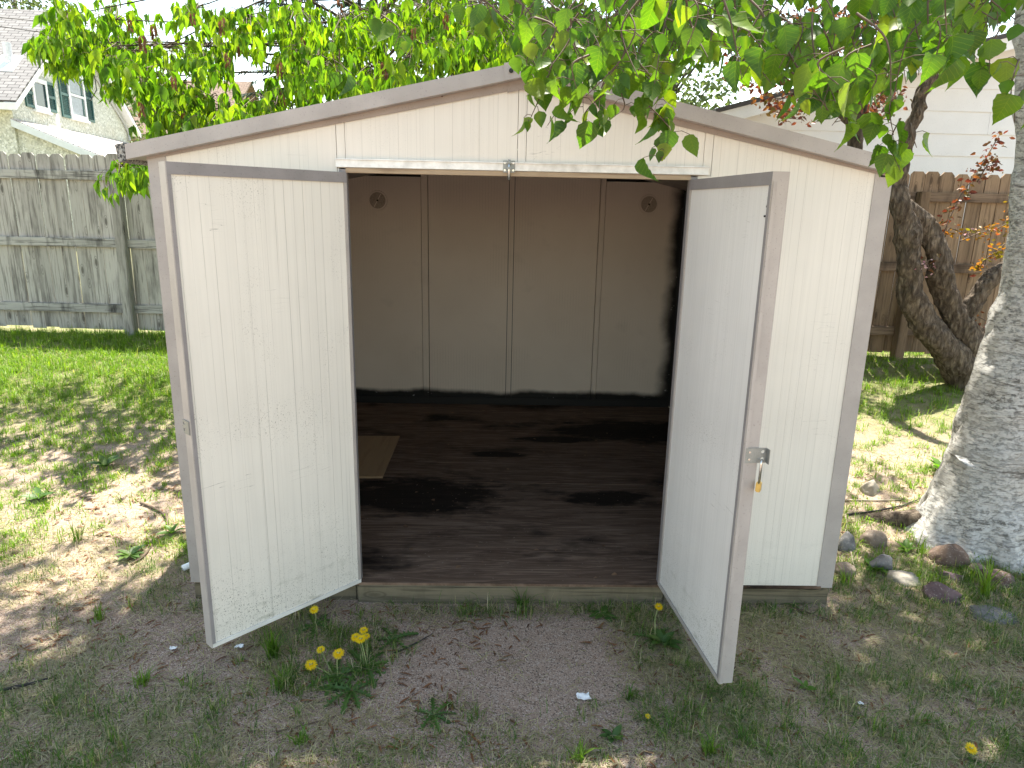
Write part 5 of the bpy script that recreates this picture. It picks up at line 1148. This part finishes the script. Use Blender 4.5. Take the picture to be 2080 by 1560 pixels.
# coarse grass tufts that stand out singly
def tuft(px, py, n, L, label, wid=.003, spread=.7, rv=.45):
    p = on_ground(px, py); A = []; Fs = []
    for k in range(n):
        a = rd.uniform(0, 6.28); ln = L * rd.uniform(.55, 1.15); lean = spread * rd.random(); dv = Vector((math.cos(a), math.sin(a), 0)); sd = Vector((-math.sin(a), math.cos(a), 0)) * wid * rd.uniform(.6, 1.2); b0 = p + Vector((rd.gauss(0, .012), rd.gauss(0, .012), -.004)); i = len(A)
        for t, w in ((0, 1), (.35, 1), (.7, .7)):
            c = b0 + dv * (ln * lean * t * t) + Vector((0, 0, ln * t * (1 - .35 * lean * t))); A += [c - sd * w, c + sd * w]
        A.append(b0 + dv * (ln * lean) + Vector((0, 0, ln * (1 - .45 * lean)))); Fs += [(i, i+1, i+3), (i, i+3, i+2), (i+2, i+3, i+5), (i+2, i+5, i+4), (i+4, i+5, i+6)]
    root = thing('grass_tuft', label, 'grass', tuple(p), 'coarse grass tufts'); me = arr_mesh('blades', np.array(A), np.array(Fs), np.clip(np.full(len(A), rv) + npr.normal(0, .06, len(A)), 0, .66)); o = mesh_obj('blades', me, GRASS, root); tag(o, kind='stuff')
tuft(555, 1335, 60, .13, 'dense grass tuft under the left door bottom edge')
tuft(570, 1395, 40, .10, 'grass tuft on the soil just below the left door tuft', .0025)
tuft(1060, 1235, 26, .12, 'spreading grass tuft before the middle of the threshold', .0025, 1.3, .2)
tuft(1575, 1200, 5, .17, 'few tall grass blades against the right wall panel foot', .003, .5, .3)
tuft(2000, 1215, 30, .22, 'tall bright grass clump among the stones at the right', .004, .6, .6)
tuft(1870, 1130, 10, .17, 'thin upright grass before the birch foot', .003, .3, .6)
tuft(1715, 1190, 22, .13, 'grass tuft at the shed right front corner', .0025, .6, .6)
tuft(1280, 1420, 30, .08, 'short grass tuft left of the right door corner', .002, .9, .3)
tuft(1440, 1530, 40, .08, 'grass tuft at the bottom edge below the right door', .0022, .8, .5)
tuft(200, 1260, 30, .09, 'grass tuft on the soil at the left', .0022, .9, .5)
tuft(290, 1390, 46, .08, 'sprawling grass tuft at lower left', .0022, 1.2, .5)
tuft(650, 1105 + 110, 20, .07, 'thin grass by the left door hinge', .002, .8, .3)
tuft(160, 1100, 26, .14, 'tall thin grass at the left between weeds', .0022, .6, .5)
tuft(610, 1510, 40, .07, 'low grass tuft at the bottom left of centre', .0022, 1.1, .45)
tuft(1180, 1545, 44, .08, 'low grass tuft at the bottom right of centre', .0022, 1.1, .5)

# ------------------------------------------------------------------ twigs, paper and other bits
def twig(pts, r0, label, mat=TWIG):
    P0 = [on_ground(*p) + Vector((0, 0, r0 + .004 + (p[2] if False else 0))) for p in [q[:2] for q in pts]]; P_, R2 = smooth_path(P0, [r0] * (len(P0) - 1) + [r0 * .4], 5); mb = MB(); mb.tube(P_, R2, 7); gnarl(mb, .004, 30); tag(mb.build('twig', mat, None, True), label, 'twig', 'fallen twigs')
TW_B = m_paint('dark_twig', (.03, .026, .024), .8); TW_P = m_paint('pale_twig', (.42, .36, .28), .8)
twig([(0, 1408), (30, 1400), (65, 1392), (102, 1382)], .006, 'blackened stick on the soil at the lower left edge', TW_B)
twig([(285, 1025), (312, 1035), (335, 1050), (340, 1070)], .007, 'bent brown twig in the sun patch left of the shed')
twig([(265, 1150), (290, 1135), (310, 1110)], .005, 'thin brown twig beside the weed patch at the left')
twig([(800, 1330), (840, 1312), (880, 1290)], .0035, 'thin dark twig on the bare soil right of the dandelions', TW_B)
twig([(1720, 1048), (1770, 1042), (1830, 1030), (1870, 1015)], .006, 'dark twig leading from the shed corner to the birch root', TW_B)
twig([(1718, 1018), (1780, 1019), (1850, 1016)], .005, 'straight pale stick lying behind the boulders', TW_P)
twig([(1735, 1160), (1726, 1110), (1718, 1060), (1716, 1035)], .0035, 'pale bent twig beside the shed right corner', TW_P)
twig([(1600, 1235), (1650, 1250), (1690, 1265)], .004, 'brown twig in the grass before the right wall', TWIG)
twig([(560, 1490), (640, 1470), (700, 1452)], .0025, 'fine brown stem on the soil at the bottom left', TWIG)
def scrap(px, py, w, h, label, name='paper_scrap', cat='litter', mat=PAPER, seed=0):
    p = on_ground(px, py); q = random.Random(seed); n_ = 5; vs = []; fs = []
    for j in range(n_):
        for i in range(n_): vs.append((p.x + (i / 4 - .5) * w * q.uniform(.75, 1.1), p.y + (j / 4 - .5) * h * q.uniform(.75, 1.1), p.z + .006 + q.uniform(0, .009)))
    for j in range(n_ - 1):
        for i in range(n_ - 1): fs.append((j*n_+i, j*n_+i+1, (j+1)*n_+i+1, (j+1)*n_+i))
    me = bpy.data.meshes.new(name); me.from_pydata(vs, [], fs); mo = mesh_obj(name, me, mat, None); sm_ = mo.modifiers.new('thick', 'SOLIDIFY'); sm_.thickness = .0012; tag(mo, label, cat, 'white scraps on the ground')
scrap(1185, 1418, .055, .035, 'crumpled white paper scrap on the bare soil before the right door', seed=1)
scrap(487, 1316, .035, .02, 'torn white scrap under the lower corner of the left door', seed=2)
scrap(352, 1320, .03, .014, 'narrow white scrap on the soil left of the left door', seed=3)
scrap(1748, 1432, .022, .016, 'small white flake in the grass at the lower right', seed=4)
scrap(2005, 1318, .03, .02, 'small pinkish dry leaf in the sunny grass at the right', 'dry_leaf', 'leaf', DEADL, 5)
pz = on_ground(377, 1170); b = MB(); b.tube([pz + Vector((-.03, .04, .02)), pz + Vector((.05, .12, .03))], .016, 12); tag(b.build('pipe_end', WHITEP, None, True), 'short white pipe end by the foot of the left shed corner', 'pipe')
